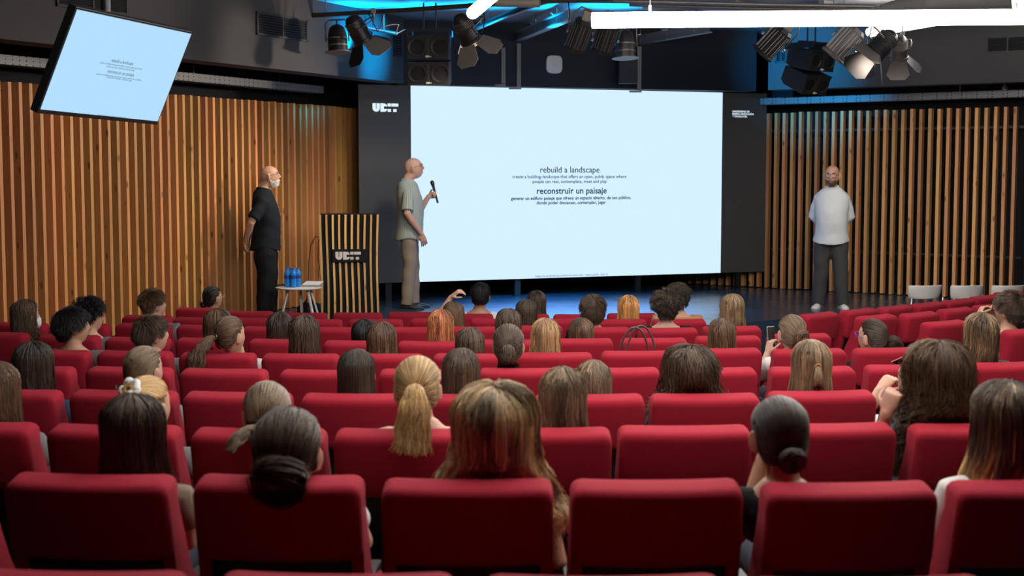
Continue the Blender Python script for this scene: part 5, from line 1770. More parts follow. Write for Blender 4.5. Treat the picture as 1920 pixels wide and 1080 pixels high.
s_ = 1.835 / 1.78
_f = Vector((.30, .85, .25)).normalized(); _n = Vector((-.95, .30, 0)); _n = (_n - _f * _n.dot(_f)).normalized()
gr = Vector(wr) + (_f * .094 - _n * .027) * s_ + _f.cross(_n) * .02
B2 = base_of(man2)
ax = _f.cross(_n).normalized()
mo = B2 @ gr
micr = thing('handheld_microphone', 'black wireless microphone held up by the man in striped shirt', 'microphone', mo)
axw = B2.to_3x3() @ ax
q = MB(); q.lathe([(0, -.13), (.011, -.13), (.012, -.125), (.0125, -.02), (.0165, .07), (.018, .085), (0, .086)], mo, axw, 16); q.build('handle', BLACKP, micr, smooth='auto')
q = MB(); q.lathe([(.018, .085), (.0215, .087), (.0215, .093), (.018, .095)], mo, axw, 16); q.build('collar_ring', BLACKM, micr, smooth='auto')
q = MB(); q.lathe([(0, .09), (.018, .093), (.0235, .105), (.0255, .122), (.0225, .142), (.013, .153), (0, .156)], mo, axw, 18); q.build('grille', mat('mic_grille', (.05, .05, .05)), micr, smooth=True)
# right: pale shirt, facing the audience, hands behind his back
p3 = stage_xy(1556, 17.45)
man3 = thing('person', 'standing bearded man in pale long-sleeved shirt and dark grey trousers', 'person', p3, R(167))
P3 = dict(shw=.168, hs=1.1, armL=dict(e=(-.232, -.10, 1.15), w=(-.07, -.20, .945), f=(.8, -.1, -.35), n=(-.2, -.9, .2), curl=.6, side=1), armR=dict(e=(.232, -.10, 1.15), w=(.06, -.225, .965), f=(-.8, -.05, -.35), n=(.2, -.9, .2), curl=.6, side=-1),
          feet=dict(L=(-.15, .03, R(16)), R=(.14, .0, R(-16))), skin=skin('skin_speaker_three', (.52, .28, .19)), trousers=mat('grey_trousers', (.055, .058, .058), rough=.85, spec=.2, bump=1, bscale=9), shirt=cloth((.58, .63, .66), 'pale_blue_cotton'), sleeve=1.95, hemz=.795, ease=.03, hemw=.022, loose=1.2, belly=.05, pitch=-3, yaw=-9, hy=.05, hem=-.045, knee=.01,
          shoe=mat('white_trainer', (.75, .74, .72), rough=.5), sole=mat('sole_white', (.7, .7, .68)), frames=FRM, buttons=mat('white_button', (.8, .8, .8), rough=.3), brow=cloth((.06, .04, .03), 'brow_dark'))
M3, s3, _ = standing(man3, 1.745, P3)
rs = np.random.RandomState(6)
fur(man3, M3, s3, rs, HBD, 1500, lambda d: (d[:, 2] < -.34) & (d[:, 1] > .05) & ~((np.abs(d[:, 0]) < .24) & (d[:, 2] > -.57) & (d[:, 2] < -.46)) & (d[:, 2] > -.97), .010, .0011, 'beard', -.9, .45)
fur(man3, M3, s3, rs, HBD, 2500, lambda d: (d[:, 1] < .1) & (d[:, 2] > -.45) & (d[:, 2] < .25), .004, .0006, 'cropped_hair', -.6, .5)

# ---------------------------------------------------------------- white chairs by the right wall
CHW = mat('white_shell', (.66, .66, .65), rough=.4)
q = MB()
ring = []
for z, w, y in ((.715, .215, -.02), (.725, .225, -.022), (.76, .24, -.03), (.82, .25, -.042), (.868, .252, -.05), (.88, .24, -.052)):
    ring.append([(w * math.sin(a), -.20 + y + (1 - math.cos(a)) * .16 + o, z) for o, aa in ((0, 1), (.012, -1)) for a in [aa * R(-62 + 124 * i / 12) for i in range(13)]])
q.loft(ring); BACKM = q.mesh('backrest', CHW, True)
q = MB(); cushion(q, .46, rounded([(.24, .46), (-.2, .445), (-.2, .425), (.24, .435)], .008), 0); SEATW = q.mesh('seat', CHW, True)
LEGW = []
for sx, sy in ((-1, -1), (1, -1), (-1, 1), (1, 1)):
    q = MB()
    if sy < 0: q.tube([(sx * .23, -.27, 0), (sx * .215, -.20, .44), (sx * .205, -.225, .74)], .012, 8)
    else: q.tube([(sx * .23, .26, 0), (sx * .205, .2, .435)], .012, 8)
    LEGW.append(q.mesh('leg', STEEL, True))
for px, lb in ((1729, 'white shell chair by the right battens, nearest to the standing man'), (1808, 'white shell chair by right battens, between two like it'), (1885, 'white shell chair by right battens, at the right edge')):
    p = pt(px, 545, 17.35)
    t = thing('shell_chair', lb, 'chair', (p.x, p.y + .15, WINGZ), R(12), 'white shell chairs')
    inst(BACKM, 'backrest', t); inst(SEATW, 'seat', t)
    for l in LEGW: inst(l, 'leg', t)

# ---------------------------------------------------------------- handbag on a seat, phones, papers
x0, y0, z0, yw0 = seat_at(1197, 656)
hb = thing('handbag', 'dark handbag on an empty red seat, two looped leather handles showing', 'bag', (x0 + .0, y0 + .215, z0 + .452), yw0)
q = MB()
q.loft([[(w * math.copysign(abs(math.cos(a)) ** .5, math.cos(a)), d * math.copysign(abs(math.sin(a)) ** .6, math.sin(a)), z) for a in [2 * math.pi * i / 24 for i in range(24)]] for z, w, d in ((0, .14, .07), (.02, .16, .085), (.2, .155, .075), (.40, .15, .04), (.43, .148, .02))])
q.build('bag_body', mat('dark_leather', (.035, .026, .022), rough=.45), hb, smooth='auto', world=False)
for dy, sh in ((-.018, -.02), (.02, .035)):
    q = MB(); q.tube([(sh + .10 * math.cos(a), dy - .04 * math.sin(a) * (1 if dy < 0 else -.3), .42 + .245 * math.sin(a)) for a in [math.pi * i / 16 for i in range(17)]], .011, 8, flat=.6)
    q.build('handle', mat('handle_leather', (.07, .058, .05), rough=.5), hb, smooth=True, world=False)


def phone(label, root_key, loc, rot, case):
    t = thing('smartphone', label, 'phone', loc)
    t.rotation_euler = rot
    q = MB(); q.box((0, 0, 0), (.075, .009, .152)); q.build('case', case, t, world=False, bevel=.004)
    q = MB(); q.box((0, -.0052, 0), (.067, .001, .142)); q.build('display', mat('phone_glass', (.02, .02, .025), rough=.1), t, world=False)
    for i in range(2):
        q = MB(); q.lathe([(0, 0), (.008, 0), (.008, .002), (0, .002)], (.018, .0045, .055 - i * .022), (0, 1, 0), 12); q.build('camera_lens', BLACKP, t, world=False)


rt_, M_, sp_ = PEOPLE[('r5', 9)]
phone('dark smartphone raised by the woman with a messy bun', None, base_of(rt_) @ Vector((-.115, .44, 1.005)), (R(-6), 0, R(30) + rt_.rotation_euler.z), mat('silver_case', (.5, .5, .52), rough=.3, metal=.7))
rt_, M_, sp_ = PEOPLE[('r4', 10)]
phone('smartphone in a pink case held low by woman with golden streaks', None, base_of(rt_) @ Vector((-.37, .55, .93)), (R(62), R(20), R(30)), mat('pink_case', (.7, .18, .2), rough=.4))
rt_, M_, sp_ = PEOPLE[('r5', 1)]
pp = base_of(rt_) @ Vector((.30, .34, .80))
q = MB()
for k in range(3):
    q.box((0, 0, 0), (.004, .14, .22), Matrix.Rotation(R(3 * k), 3, 'Y'))
o = q.build('paper_sheets', mat('paper_white', (.8, .8, .82), rough=.9), None); o.location = pp; o.rotation_euler = (R(-8), R(4), rt_.rotation_euler.z)
tag(o, 'white paper sheets standing in the gap beside man with dark cropped hair', 'papers')
# ---------------------------------------------------------------- rigging, stage lamps, loudspeakers, pendant tubes
def frame_of(a, up=(0, 0, 1)):
    """matrix whose -Z... local +z is the aim direction a"""
    z = Vector(a).normalized(); u = Vector(up)
    x = u.cross(z)
    if x.length < .05: x = Vector((1, 0, 0))
    x.normalize(); y = z.cross(x)
    return Matrix((x, y, z)).transposed()


ct = CEZ - .001


def pipe(label, pts, r, m=None, name='rigging_pipe'):
    q = MB(); q.tube(pts, r, 10)
    o = tag(q.build(name, m or GREYM, None, smooth='auto'), label, 'pipe')
    for k in (0, -1):
        p = Vector(pts[k]).lerp(Vector(pts[1 if k == 0 else -2]), .3)
        h = MB(); h.tube([p, (p.x, p.y, ct)], .007, 6); h.build('hanger_rod', GREYM, o)
    return o


def hang(q, c, top, r=.012):
    q.tube([c, (c[0], c[1], top)], r, 8)


def fresnel(label, c, aim, top, doors=4, s=1.0, lens=None, tilt=None, dm=None, dm2=None):
    c = Vector(c); Fm = frame_of(aim, tilt or (0, 0, 1))
    L = lambda x, y, z: c + Fm @ (Vector((x, y, z)) * s)
    t = thing('stage_spotlight', label, 'stage light', c)
    q = MB()
    axis = Fm @ Vector((0, 0, 1))
    q.lathe([(0, -.19 * s), (.05 * s, -.185 * s), (.085 * s, -.15 * s), (.10 * s, -.10 * s), (.10 * s, -.02 * s), (.112 * s, -.015 * s), (.112 * s, .10 * s), (.12 * s, .105 * s), (.12 * s, .135 * s), (.105 * s, .135 * s), (.10 * s, .11 * s), (0, .10 * s)], c, axis, 20)
    q.build('lamp_body', BLACKM, t, smooth='auto')
    q = MB()
    for i in range(7):
        q.lathe([(.101 * s, (-.12 + i * .02) * s), (.112 * s, (-.118 + i * .02) * s), (.112 * s, (-.114 + i * .02) * s), (.101 * s, (-.112 + i * .02) * s)], c, axis, 20)
    q.build('cooling_fins', GREYM, t, smooth='auto')
    q = MB(); q.sphere(L(0, 0, .085), .09 * s, 16, 8, None); q.v = [tuple(L(0, 0, .085) + (Vector(v) - L(0, 0, .085)) - axis * ((Vector(v) - L(0, 0, .085)).dot(axis) * .75)) for v in q.v]
    q.build('lens', lens or mat('lamp_lens', (.25, .27, .3), rough=.08), t, smooth=True)
    q = MB()
    pts = [L(-.135, 0, -.02), L(-.135, .12, -.04), L(-.11, .20, -.05), L(0, .225, -.05), L(.11, .20, -.05), L(.135, .12, -.04), L(.135, 0, -.02)]
    q.tube(pts, .011 * s, 8, flat=.5)
    q.build('yoke', GREYM, t, smooth=True)
    for sx in (-1, 1):
        q = MB(); q.lathe([(0, 0), (.022 * s, 0), (.022 * s, .02 * s), (0, .022 * s)], L(sx * .125, 0, -.02), Fm @ Vector((sx, 0, 0)), 10); q.build('knob', BLACKP, t)
    yt = L(0, .225, -.05)
    q = MB(); q.tube([yt, yt + Vector((0, 0, .06 * s))], .016 * s, 8); q.box(yt + Vector((0, 0, .07 * s)), (.05 * s, .06 * s, .05 * s)); hang(q, yt, top, .008); q.build('clamp', GREYM, t)
    dm = dm or TANM
    dirs = doors
    for k, dv in enumerate(dirs):
        dv = Fm.transposed() @ Vector(dv); a = Vector((dv.x, dv.y, 0)).normalized(); b = Vector((-a.y, a.x, 0)); h0 = .11; op = .8
        P = lambda u, v: L(*(a * (h0 + v * math.sin(op)) + b * u + Vector((0, 0, .135 + v * math.cos(op)))))
        w0, w1, ln = (.095, .15, .25) if k % 2 == 0 else (.095, .14, .24)
        nn = (Fm @ (a * math.cos(op) - Vector((0, 0, 1)) * math.sin(op))) * .003
        quad = [P(-w0, 0), P(w0, 0), P(w1, ln * .72), P(w1 * .62, ln), P(-w1 * .62, ln), P(-w1, ln * .72)]
        q = MB(); q.loft([quad, [p + nn for p in quad]]); q.build('barn_door', dm if k == 0 else (dm2 or dm), t)
    return t


def par_can(label, c, aim, top, s=1.0, m=None):
    c = Vector(c); axis = Vector(aim).normalized()
    t = thing('par_lamp', label, 'stage light', c)
    q = MB(); q.lathe([(0, -.15 * s), (.035 * s, -.145 * s), (.065 * s, -.12 * s), (.08 * s, -.07 * s), (.085 * s, 0), (.085 * s, .09 * s), (.078 * s, .09 * s), (.075 * s, .02 * s), (0, .0)], c, axis, 20); q.build('lamp_body', m or BLACKM, t, smooth='auto')
    q = MB()
    for z in (-.03, .03): q.lathe([(.084 * s, z * s), (.089 * s, z * s), (.089 * s, (z + .012) * s), (.084 * s, (z + .012) * s)], c, axis, 20)
    q.build('band', GREYM, t, smooth='auto')
    q = MB(); q.lathe([(.078 * s, .088 * s), (.115 * s, .092 * s), (.115 * s, .098 * s), (.078 * s, .098 * s)], c, axis, 24); q.build('colour_frame', GREYM, t, smooth='auto')
    q = MB()
    F_ = frame_of(aim, (0, 1, .2)); L = lambda x, y, z: c + F_ @ (Vector((x, y, z)) * s)
    q.tube([L(-.10, 0, 0), L(-.10, 0, -.16), L(-.07, 0, -.19), L(.07, 0, -.19), L(.10, 0, -.16), L(.10, 0, 0)], .007 * s, 6)
    hang(q, L(0, 0, -.19), top, .008); q.build('yoke', GREYM, t, smooth=True)
    return t


def barrel(label, c, aim, top, s=1.0, m=None, tail=True):
    c = Vector(c); Fm = frame_of(aim, (0, 1, .3)); L = lambda x, y, z: c + Fm @ (Vector((x, y, z)) * s)
    t = thing('profile_spotlight', label, 'stage light', c)
    oct_ = lambda r, z, sq=1.0: [L(r * math.cos(R(22.5 + 45 * i)) * sq, r * math.sin(R(22.5 + 45 * i)), z) for i in range(8)]
    q = MB(); q.loft([oct_(.10, -.20), oct_(.13, -.16), oct_(.13, .16), oct_(.145, .17), oct_(.145, .195), oct_(.125, .195), oct_(.12, .12)]); q.build('lamp_body', m or BLACKM, t)
    q = MB()
    for i in range(8):
        a0 = R(45 * i)
        for o in (-.02, .02):
            p = Vector((.122 * math.cos(a0) - o * math.sin(a0), .122 * math.sin(a0) + o * math.cos(a0), 0))
            q.bar(L(p.x, p.y, -.14), L(p.x, p.y, .15), .008 * s)
    q.build('ribs', GREYM, t)
    q = MB(); q.loft([oct_(.118, .10), oct_(.118, .125)]); q.build('lens', mat('lamp_lens', (.25, .27, .3)), t)
    if tail:
        q = MB(); q.box(L(0, 0, -.25), (.11 * s, .11 * s, .13 * s), Fm); q.build('lamp_housing', TANM, t, bevel=.01)
    q = MB(); q.tube([L(-.155, 0, 0), L(-.155, .0, -.24), L(-.1, 0, -.33), L(.1, 0, -.33), L(.155, 0, -.24), L(.155, 0, 0)], .010 * s, 6)
    hang(q, L(0, 0, -.33), top, .01); q.build('yoke', GREYM, t, smooth=True)
    for sx in (-1, 1):
        q = MB(); q.lathe([(0, 0), (.02 * s, 0), (.02 * s, .025 * s), (0, .026 * s)], L(sx * .15, 0, 0), Fm @ Vector((sx, 0, 0)), 10); q.build('knob', STEEL, t)
    return t


SPK = mat('speaker_black', (.009, .009, .010), rough=.55, bump=.1, bscale=300)
BADGE = mat('badge_cream', (.62, .58, .46), rough=.5)


def speaker_pair(label, c, yaw, pitches, w, h, dpt, top):
    t = thing('hanging_loudspeaker', label, 'loudspeaker', c)
    c = Vector(c); z = 0
    Rz = Matrix.Rotation(yaw, 3, 'Z')
    org = c + Vector((0, 0, 0))
    for k, pt_ in enumerate(pitches):
        Rm = Rz @ Matrix.Rotation(pt_, 3, 'X')
        o = org + Rm @ Vector((0, 0, -h / 2))
        L = lambda x, y, z: o + Rm @ Vector((x, y, z))
        q = MB()
        prof = lambda y, s: [L(-w / 2 * s, y, -h / 2 * s), L(w / 2 * s, y, -h / 2 * s), L(w / 2 * s, y, h / 2 * s), L(-w / 2 * s, y, h / 2 * s)]
        q.loft([prof(-dpt / 2, 1), prof(dpt * .25, .97), prof(dpt / 2, .74)])
        cab = q.build('cabinet', SPK, t, bevel=.006)
        f = -dpt / 2
        for sx in (-1, 1):
            q = MB(); q.lathe([(.40 * h, .0), (.41 * h, .006), (.36 * h, .008), (.20 * h, -.014), (.10 * h, -.018), (.085 * h, -.006), (0, -.002)], L(sx * w * .27, f, 0), Rm @ Vector((0, -1, 0)), 24)
            q.build('woofer', mat('cone_black', (.012, .012, .013), rough=.45), cab, smooth='auto')
        q = MB()
        for i in range(9): q.box(L(0, f - .004, -h * .36 + h * .72 * i / 8), (.03, .012, h * .045), Rm)
        q.build('horn_slots', mat('horn_grey', (.04, .04, .04), rough=.5), cab)
        q = MB()
        for i, (bw, bh, bx) in enumerate(((.012, .02, -.022), (.012, .026, -.006), (.012, .02, .010), (.016, .008, .028))): q.box(L(bx, f - .012, -h * .40), (bw, .006, bh), Rm)
        q.build('badge', BADGE, cab)
        q = MB()
        for s_ in (-1, 1): q.box(L(0, f - .003, s_ * (h / 2 - .006)), (w, .012, .012), Rm)
        q.build('front_rim', GREYM if k > 1 else BLACKM, cab)
        org = org + Rm @ Vector((0, 0, -h - .012))
    q = MB()
    L = lambda x, y, z: c + Rz @ Vector((x, y, z))
    for sx in (-1, 1): q.bar(L(sx * w * .48, -dpt / 2, .035), L(sx * w * .48, dpt / 2, .035), .03, .07)
    q.bar(L(-w * .5, 0, .075), L(w * .5, 0, .075), .04, .03); q.bar(L(-w * .5, -dpt * .45, .05), L(w * .5, -dpt * .45, .05), .03, .03)
    q.build('flying_frame', BLACKM, t)
    q = MB()
    for sx in (-.07, .07): hang(q, L(sx, 0, .08), top, .010)
    q.build('hanging_chain', BLACKM, t)
    return t


# pipes
pz = CAMZ + 1.55
PP = [pt(548, 31, 15.9), pt(760, 19, 15.6), pt(980, 4, 14.9), pt(1150, -2, 14.4)]
pipe('long brown rigging pipe rising to the right under the blue ceiling', PP, .026, mat('brown_pipe', (.06, .045, .032), rough=.45, metal=.4))
pipe('thin straight pipe lit blue behind the left spotlight cluster', [pt(578, 33, 16.5), pt(660, 47, 16.6), pt(745, 63, 16.8)], .022, STEEL)
pipe('dark pipe running up right behind the short pendant tube', [pt(885, 55, 16.8), pt(990, 12, 15.6), pt(1050, -6, 15.2)], .035, BLACKM)
pipe('grey pipe above the long pendant tube, upper of two', [pt(1064, 1, 15.4), pt(1250, 4, 15.2), pt(1450, 9, 15.0), pt(1640, 12, 14.8)], .022)
pipe('grey pipe above the long pendant tube, lower of two', [pt(1180, 9, 15.8), pt(1420, 16, 15.6), pt(1625, 19, 15.5)], .02)
pipe('short thick pipe end hung near the top centre', [pt(930, 4, 14.6), pt(1012, 5, 14.5)], .05, TANM)
# ventilation duct, upper right
q = MB(); q.tube([pt(1652, 14, 14.6), pt(1740, 3, 14.3), pt(1770, 2, 14.3), pt(1900, -6, 14.0)], [.03, .12, .125, .125], 20)
tag(q.build('ceiling_duct', mat('duct_grey', (.12, .118, .112), rough=.6), None, smooth='auto'), 'round grey ventilation duct above the long pendant tube', 'duct')
for i in range(3):
    a = pt(1210 + 165 * i, -14, 15.9); b = pt(1330 + 165 * i, 40, 17.4)
    q = MB(); q.bar((a.x, a.y, CEZ - .05), (b.x, b.y, CEZ - .05), .07, .10); o = q.build('ceiling_joist', CEIL, None)
    tag(o, ('grey ceiling joist behind long pendant tube, ' + ('leftmost', 'middle', 'rightmost')[i]) + ' of three', 'joist')


def ibeam(label, a, b, h=.105, w=.095):
    a, b = Vector(a), Vector(b)
    t = thing('ceiling_steel_beam', label, 'steel beam', (a + b) / 2)
    up = Vector((0, 0, h / 2))
    m = mat('beam_grey', (.20, .21, .22), rough=.5, metal=.2)
    q = MB(); q.bar(a, b, .012, h); q.bar(a + up, b + up, w, .014); q.bar(a - up, b - up, w, .014); q.build('profile', m, t)
    for k in range(3):
        p = a.lerp(b, (k + .1) / 2.6)
        q = MB(); q.tube([p + up + Vector((-w * .8, 0, .035)), p + up + Vector((-w * .4, 0, .012)), p + up + Vector((0, 0, .022)), p + up + Vector((w * .4, 0, .012)), p + up + Vector((w * .8, 0, .035))], .010, 6); q.tube([p + up, p - up], .010, 6)
        q.tube([p + up, (p.x, p.y, ct)], .008, 6)
        q.build('beam_clip', STEEL, t, smooth=True)


ibeam('steel I-beam lit blue, left of the two above the video wall', pt(966, 71, 18.6), pt(1066, 29, 15.9))
ibeam('steel I-beam lit blue, right of the two above the video wall', pt(1196, 76, 19.0), pt(1330, 52, 17.6))
for px, y0, y1, d, lb in ((973, 80, 164, 18.45, 'middle of three'), (944, 88, 158, 18.4, 'leftmost of three'), (1199, 86, 170, 18.85, 'rightmost of three')):
    a, b = pt(px, y0, d), pt(px, y1, d)
    t = thing('hanging_bracket', 'thin grey bracket strap above the top edge of the video wall, ' + lb, 'bracket', (b.x, b.y, b.z))
    q = MB(); q.box((a.x, a.y, (a.z + b.z) / 2), (.052, .03, a.z - b.z - .02)); q.build('strap', TANM, t)
    q = MB(); q.box((a.x - .05, a.y, b.z - .01), (.16, .05, .02)); q.build('foot', GREYM, t)
a, b = pt(1160, 107, 18.7), pt(1195, 157, 18.7)
q = MB(); q.box((a + b) / 2, (b.x - a.x, .12, a.z - b.z)); tag(q.build('hanging_junction_box', mat('dark_box', (.02, .02, .021), rough=.6), None, bevel=.005), 'dark rectangular box hung above the video wall beside the bell lamp', 'box')
# wireless access point
o3 = Vector((C0.x, C0.y, 0)) - Vector((Cn.x, Cn.y, 0)) * .35; n3 = Vector((Cn.x, Cn.y, 0))
c = pt_plane(1038, 121, o3, n3) + n3 * .003
u = Vector((Dn.x, Dn.y, 0)); v = Vector((0, 0, 1)); hw = .112
t = thing('wall_access_point', 'round-cornered cream wireless box on black wall over the screen', 'access point', c)
ring = lambda s, o: [c + n3 * o + u * (hw * s * math.copysign(abs(math.cos(a)) ** .55, math.cos(a))) + v * (hw * 1.06 * s * math.copysign(abs(math.sin(a)) ** .55, math.sin(a))) for a in [2 * math.pi * i / 40 for i in range(40)]]
q = MB(); q.loft([ring(.98, 0), ring(1, .012), ring(.99, .026), ring(.93, .034), ring(.5, .038)]); q.build('casing', mat('cream_plastic', (.85, .80, .68), rough=.45), t, smooth='auto')
q = MB(); q.box(c + n3 * .0385 + v * -.008, (.055, .002, .012), Matrix(((u.x, n3.x, 0), (u.y, n3.y, 0), (0, 0, 1)))); q.build('badge', WHITEP, t)

# loudspeakers
speaker_pair('pair of black loudspeakers hung left of the short pendant tube', pt(806, 68, 16.2), R(-4), (R(2), R(9)), .48, .262, .36, ct)
speaker_pair('pair of black loudspeakers hung at right, left side lit blue', pt(1521, 92, 17.0), R(38), (R(12), R(24)), .44, .235, .42, ct)

# stage lamps
fresnel('black stage spotlight with open barn doors, left of left loudspeakers', pt(672, 58, 15.2), (.42, .25, -.78), pz, doors=[(.75, -1, .1), (-.7, -.7, -.3), (.6, .8, .3)], s=.95, tilt=(1, .2, .5), dm2=BLACKM)
par_can('black bell-shaped lamp in shadow at far left of the rig', pt(633, 78, 15.5), (.05, -.1, -1), pz, 1.25)
fresnel('stage spotlight with barn doors between left loudspeakers and pendant tube', pt(873, 57, 15.0), (.38, .35, -.72), pz, doors=[(1, -.7, .2), (-.5, -.9, -.4), (-.3, .9, .2)], s=.98, tilt=(1, .3, .6))
barrel('octagonal profile spotlight lit blue at the left end of long tube', pt(1087, 66, 15.0), (-.28, .30, -.75), pz, .88)
barrel('octagonal profile spotlight in shadow beneath left end of long tube', pt(1136, 70, 15.3), (-.25, .32, -.75), pz, .86, tail=False)
par_can('grey bell lamp with wide rim hung above the video wall', pt(1172, 88, 15.6), (.03, -.08, -1), pz, 1.3, mat('bell_grey', (.05, .05, .05), rough=.35, metal=.4))
barrel('octagonal profile spotlight lit blue, left of right loudspeakers', pt(1450, 78, 15.6), (-.55, .25, -.62), pz, .95)
barrel('grey finned profile spotlight above the right loudspeakers', pt(1583, 80, 14.6), (-.62, .15, -.72), pz, .95, GREYM, False)
fresnel('grey stage spotlight with pale open barn door, right cluster', pt(1652, 86, 14.2), (-.68, -.15, -.66), pz, doors=[(-.5, -1, .0), (.8, -.5, -.6), (.2, 1, .2)], s=1.0, tilt=(-.6, .2, .7), dm2=BLACKM, dm=mat('pale_door', (.085, .075, .06), rough=.6))
fresnel('smaller stage spotlight at the far right end of right cluster', pt(1686, 92, 14.9), (.12, .45, -.85), pz, doors=[(-.3, -1, .1), (1, -.4, 0)], s=.8, tilt=(.3, .6, .4), dm2=BLACKM, dm=BLACKM)
par_can('dark round lamp behind the pale barn door, right cluster', pt(1624, 124, 16.6), (-.15, -.4, -.9), pz, 1.0)
# loose cables in the rig
for k, (lb, pts) in enumerate((('thin black cable looping under the left rig pipe beside spotlight', [(690, 24, 15.4), (700, 42, 15.4), (708, 60, 15.4), (715, 44, 15.4), (720, 22, 15.4)]),
                               ('white cable strung from left pipe toward left loudspeakers', [(706, 54, 15.9), (735, 46, 15.9), (748, 46, 15.9), (742, 64, 15.9), (760, 55, 16.1)]),
                               ('black cable looping below short pendant tube', [(905, 12, 14.5), (909, 38, 14.4), (905, 60, 14.4), (893, 65, 14.4), (884, 50, 14.5)]),
                               ('black cable sagging to the octagonal spotlight', [(1066, 2, 14.6), (1068, 30, 14.5), (1066, 46, 14.5), (1060, 62, 14.6)]))):
    q = MB(); q.tube([pt(*p) for p in pts], .006, 5)
    tag(q.build('hanging_cable', WHITEP if 'white' in lb else BLACKP, None, smooth=True), lb, 'cable')
p = pt(1884, 173, 18.6)
q = MB(); q.tube([(p.x, p.y, p.z - .06), (p.x, p.y, p.z + .08)], .035, 12); q.tube([(p.x, p.y, p.z + .08), (p.x, p.y, 4.9)], .012, 8)
tag(q.build('hanging_pipe_stub', mat('pipe_grey', (.4, .38, .35), rough=.5), None, smooth='auto'), 'short pale pipe stub between right soffit and cable tray', 'pipe')

# ---------------------------------------------------------------- pendant tube lights
TUBE = emit('tube_light', (1.0, .945, .90, 1), 33.0)


def tube_light(label, a, b, r, group=None, seen=True):
    a, b = Vector(a), Vector(b)
    t = thing('pendant_tube_light', label, 'pendant light', (a + b) / 2, 0, group)
    d = (b - a).normalized()
    q = MB(); q.tube([a + d * (r if seen != 'flat' else .01), b - d * r], r, 16, round_ends=(seen != 'flat')); q.build('diffuser', TUBE, t, smooth='auto')
    for k in (.12, .88):
        p = a.lerp(b, k)
        q = MB(); q.tube([p + Vector((0, 0, r * .9)), p + Vector((0, 0, r + .05))], .012, 8); q.tube([p + Vector((0, 0, r)), (p.x, p.y, ct)], .0035, 5); q.build('suspension_wire', STEEL, t)


tube_light('longest white pendant tube running level across the upper right', pt(1108, 38, 11.0), pt(2010, 31, 11.3), .0615, seen='flat')
tube_light('white pendant tube rising to the right behind the longest one', pt(1626, 61, 16.0), pt(2010, -7, 13.6), .056)
tube_light('short visible end of a white pendant tube at top centre', pt(883, 27, 12.8), pt(1060, -125, 10.4), .055)
for k, (a, b) in enumerate((((-1.0, 7.0, 1.25), (1.2, 8.9, 1.25)), ((-.8, 5.4, 1.2), (2.2, 6.4, 1.2)), ((1.0, 8.2, 1.25), (3.6, 6.6, 1.25)), ((3.4, 8.9, 1.3), (5.6, 9.6, 1.3)), ((2.8, 5.8, 1.3), (5.2, 6.6, 1.3)), ((-1.2, 4.6, 1.25), (2.8, 4.75, 1.25)), ((-.8, 8.8, 1.3), (.6, 9.9, 1.3)))):
    tube_light('white pendant tube over the audience, above the top edge of view', (a[0], a[1], CAMZ + a[2]), (b[0], b[1], CAMZ + b[2]), .06, 'pendant tubes over the audience')


def lamp(kind, name, loc, aim, energy, col, size=.1, angle=60, blend=.6):
    l = bpy.data.lights.new(name, kind); l.energy = energy; l.color = col
    if kind == 'SPOT':
        l.spot_size = R(angle); l.spot_blend = blend; l.shadow_soft_size = size
    elif kind == 'AREA':
        l.shape = 'DISK'; l.size = size
    else:
        l.shadow_soft_size = size
    o = bpy.data.objects.new(name, l); COL.objects.link(o); o.location = loc
    o.rotation_euler = Vector(aim).to_track_quat('-Z', 'Y').to_euler()
    return o


def aimed(name, src, dst, energy, col, size=.08, angle=40, blend=.7):
    return lamp('SPOT', name, src, Vector(dst) - Vector(src), energy, col, size, angle, blend)


WARM = (1.0, .84, .66); BLU = (.0, .40, 1.0)
# lit stage lamps
s1_ = pt(672, 58, 15.2) + Vector((.12, .07, -.24))
aimed('spot_lamp_warm', s1_, Vector((-2.5, 16.0, STAGE + 1.2)), 150, WARM, .15, 85, 1)
s2_ = pt(873, 57, 15.0) + Vector((.12, .1, -.24))
aimed('spot_lamp_warm', s2_, Vector((-1.1, 17.2, STAGE + 1.2)), 160, WARM, .12, 70, 1)
s3_ = pt(1652, 86, 14.2) + Vector((-.2, -.05, -.22))
aimed('spot_lamp_warm', s3_, Vector((6.2, 18.6, STAGE + 1.4)), 230, WARM, .12, 90, 1)
s4_ = pt(1136, 70, 15.3) + Vector((-.12, .12, -.3))
aimed('spot_lamp_warm', s4_, Vector((-4.2, 15.0, STAGE + 2.0)), 440, (1, .86, .72), .1, 72, 1)
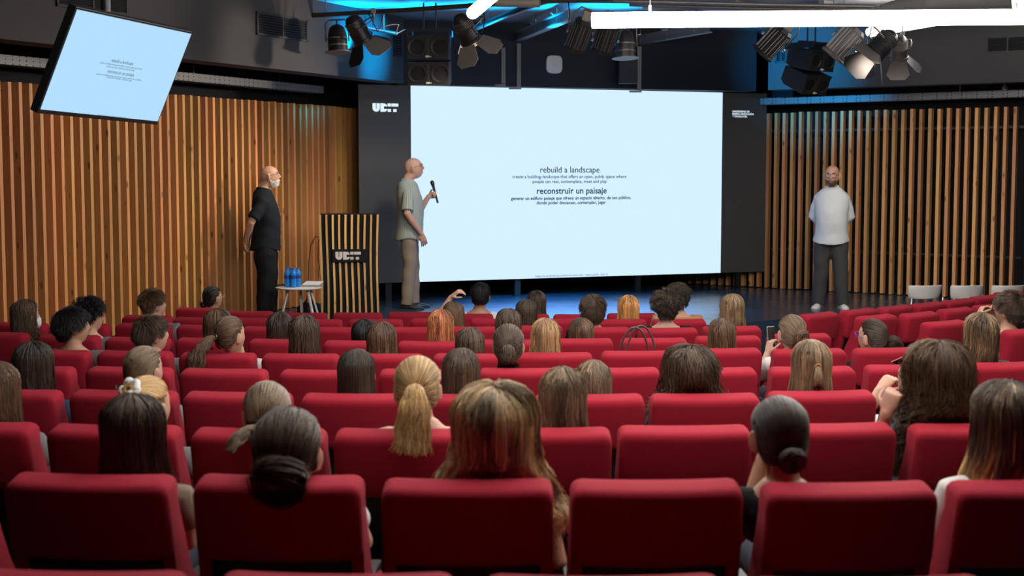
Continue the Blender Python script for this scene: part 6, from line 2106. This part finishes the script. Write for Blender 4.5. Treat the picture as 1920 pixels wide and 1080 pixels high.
# blue wash: added bodiless fills for ceiling and soffits, plus rig lamps onto the stage
for _px in (660, 780, 900, 1020, 1150):
    _p = pt(_px, 92, 16.5)
    aimed('blue_wash_fill', _p, _p + Vector((0, -.12, 1)), 190, BLU, .06, 120, 1)  # added fill without a fixture, turns the ceiling blue
aimed('blue_wash_fill', pt(905, 62, 16.2), pt(690, 92, 16.9), 900, BLU, .06, 44, 1)  # added fill, puts blue on the left soffit
aimed('blue_wash_fill', pt(1290, 70, 16.0), pt(1480, 105, 18.6), 1500, BLU, .06, 36, 1)  # added fill for the right soffit and loudspeaker sides
aimed('blue_wash_fill', pt(1087, 66, 15.0) + Vector((-.1, .12, -.28)), Vector((.7, 17.0, STAGE)), 7500, BLU, .08, 60, 1)
aimed('blue_wash_fill', pt(1450, 78, 15.6) + Vector((-.15, .1, -.2)), Vector((2.0, 16.9, STAGE)), 500, BLU, .08, 40, 1)
# ---------------------------------------------------------------- camera, world, render look
cd = bpy.data.cameras.new('camera'); cam = bpy.data.objects.new('camera', cd); COL.objects.link(cam)
cam.location = (0, 0, CAMZ); cam.rotation_euler = (math.pi / 2 - TILT, 0, 0)
cd.sensor_width = 36; cd.lens = F / 1920 * 36; cd.clip_start = .05; cd.clip_end = 100
cd.dof.use_dof = True; cd.dof.focus_distance = 11.5; cd.dof.aperture_fstop = 3.6
SC.camera = cam
w = bpy.data.worlds.new('world'); SC.world = w; w.use_nodes = True
w.node_tree.nodes['Background'].inputs[0].default_value = (.5, .55, .6, 1); w.node_tree.nodes['Background'].inputs[1].default_value = .0
SC.view_settings.view_transform = 'Standard'; SC.view_settings.look = 'None'; SC.view_settings.gamma = 1; SC.view_settings.exposure = 0
SC.cycles.use_denoising = True
SC.cycles.max_bounces = 6; SC.cycles.diffuse_bounces = 3; SC.cycles.glossy_bounces = 3; SC.cycles.transmission_bounces = 5; SC.cycles.transparent_max_bounces = 6
SC.cycles.sample_clamp_indirect = 6
SC.cycles.caustics_reflective = False; SC.cycles.caustics_refractive = False
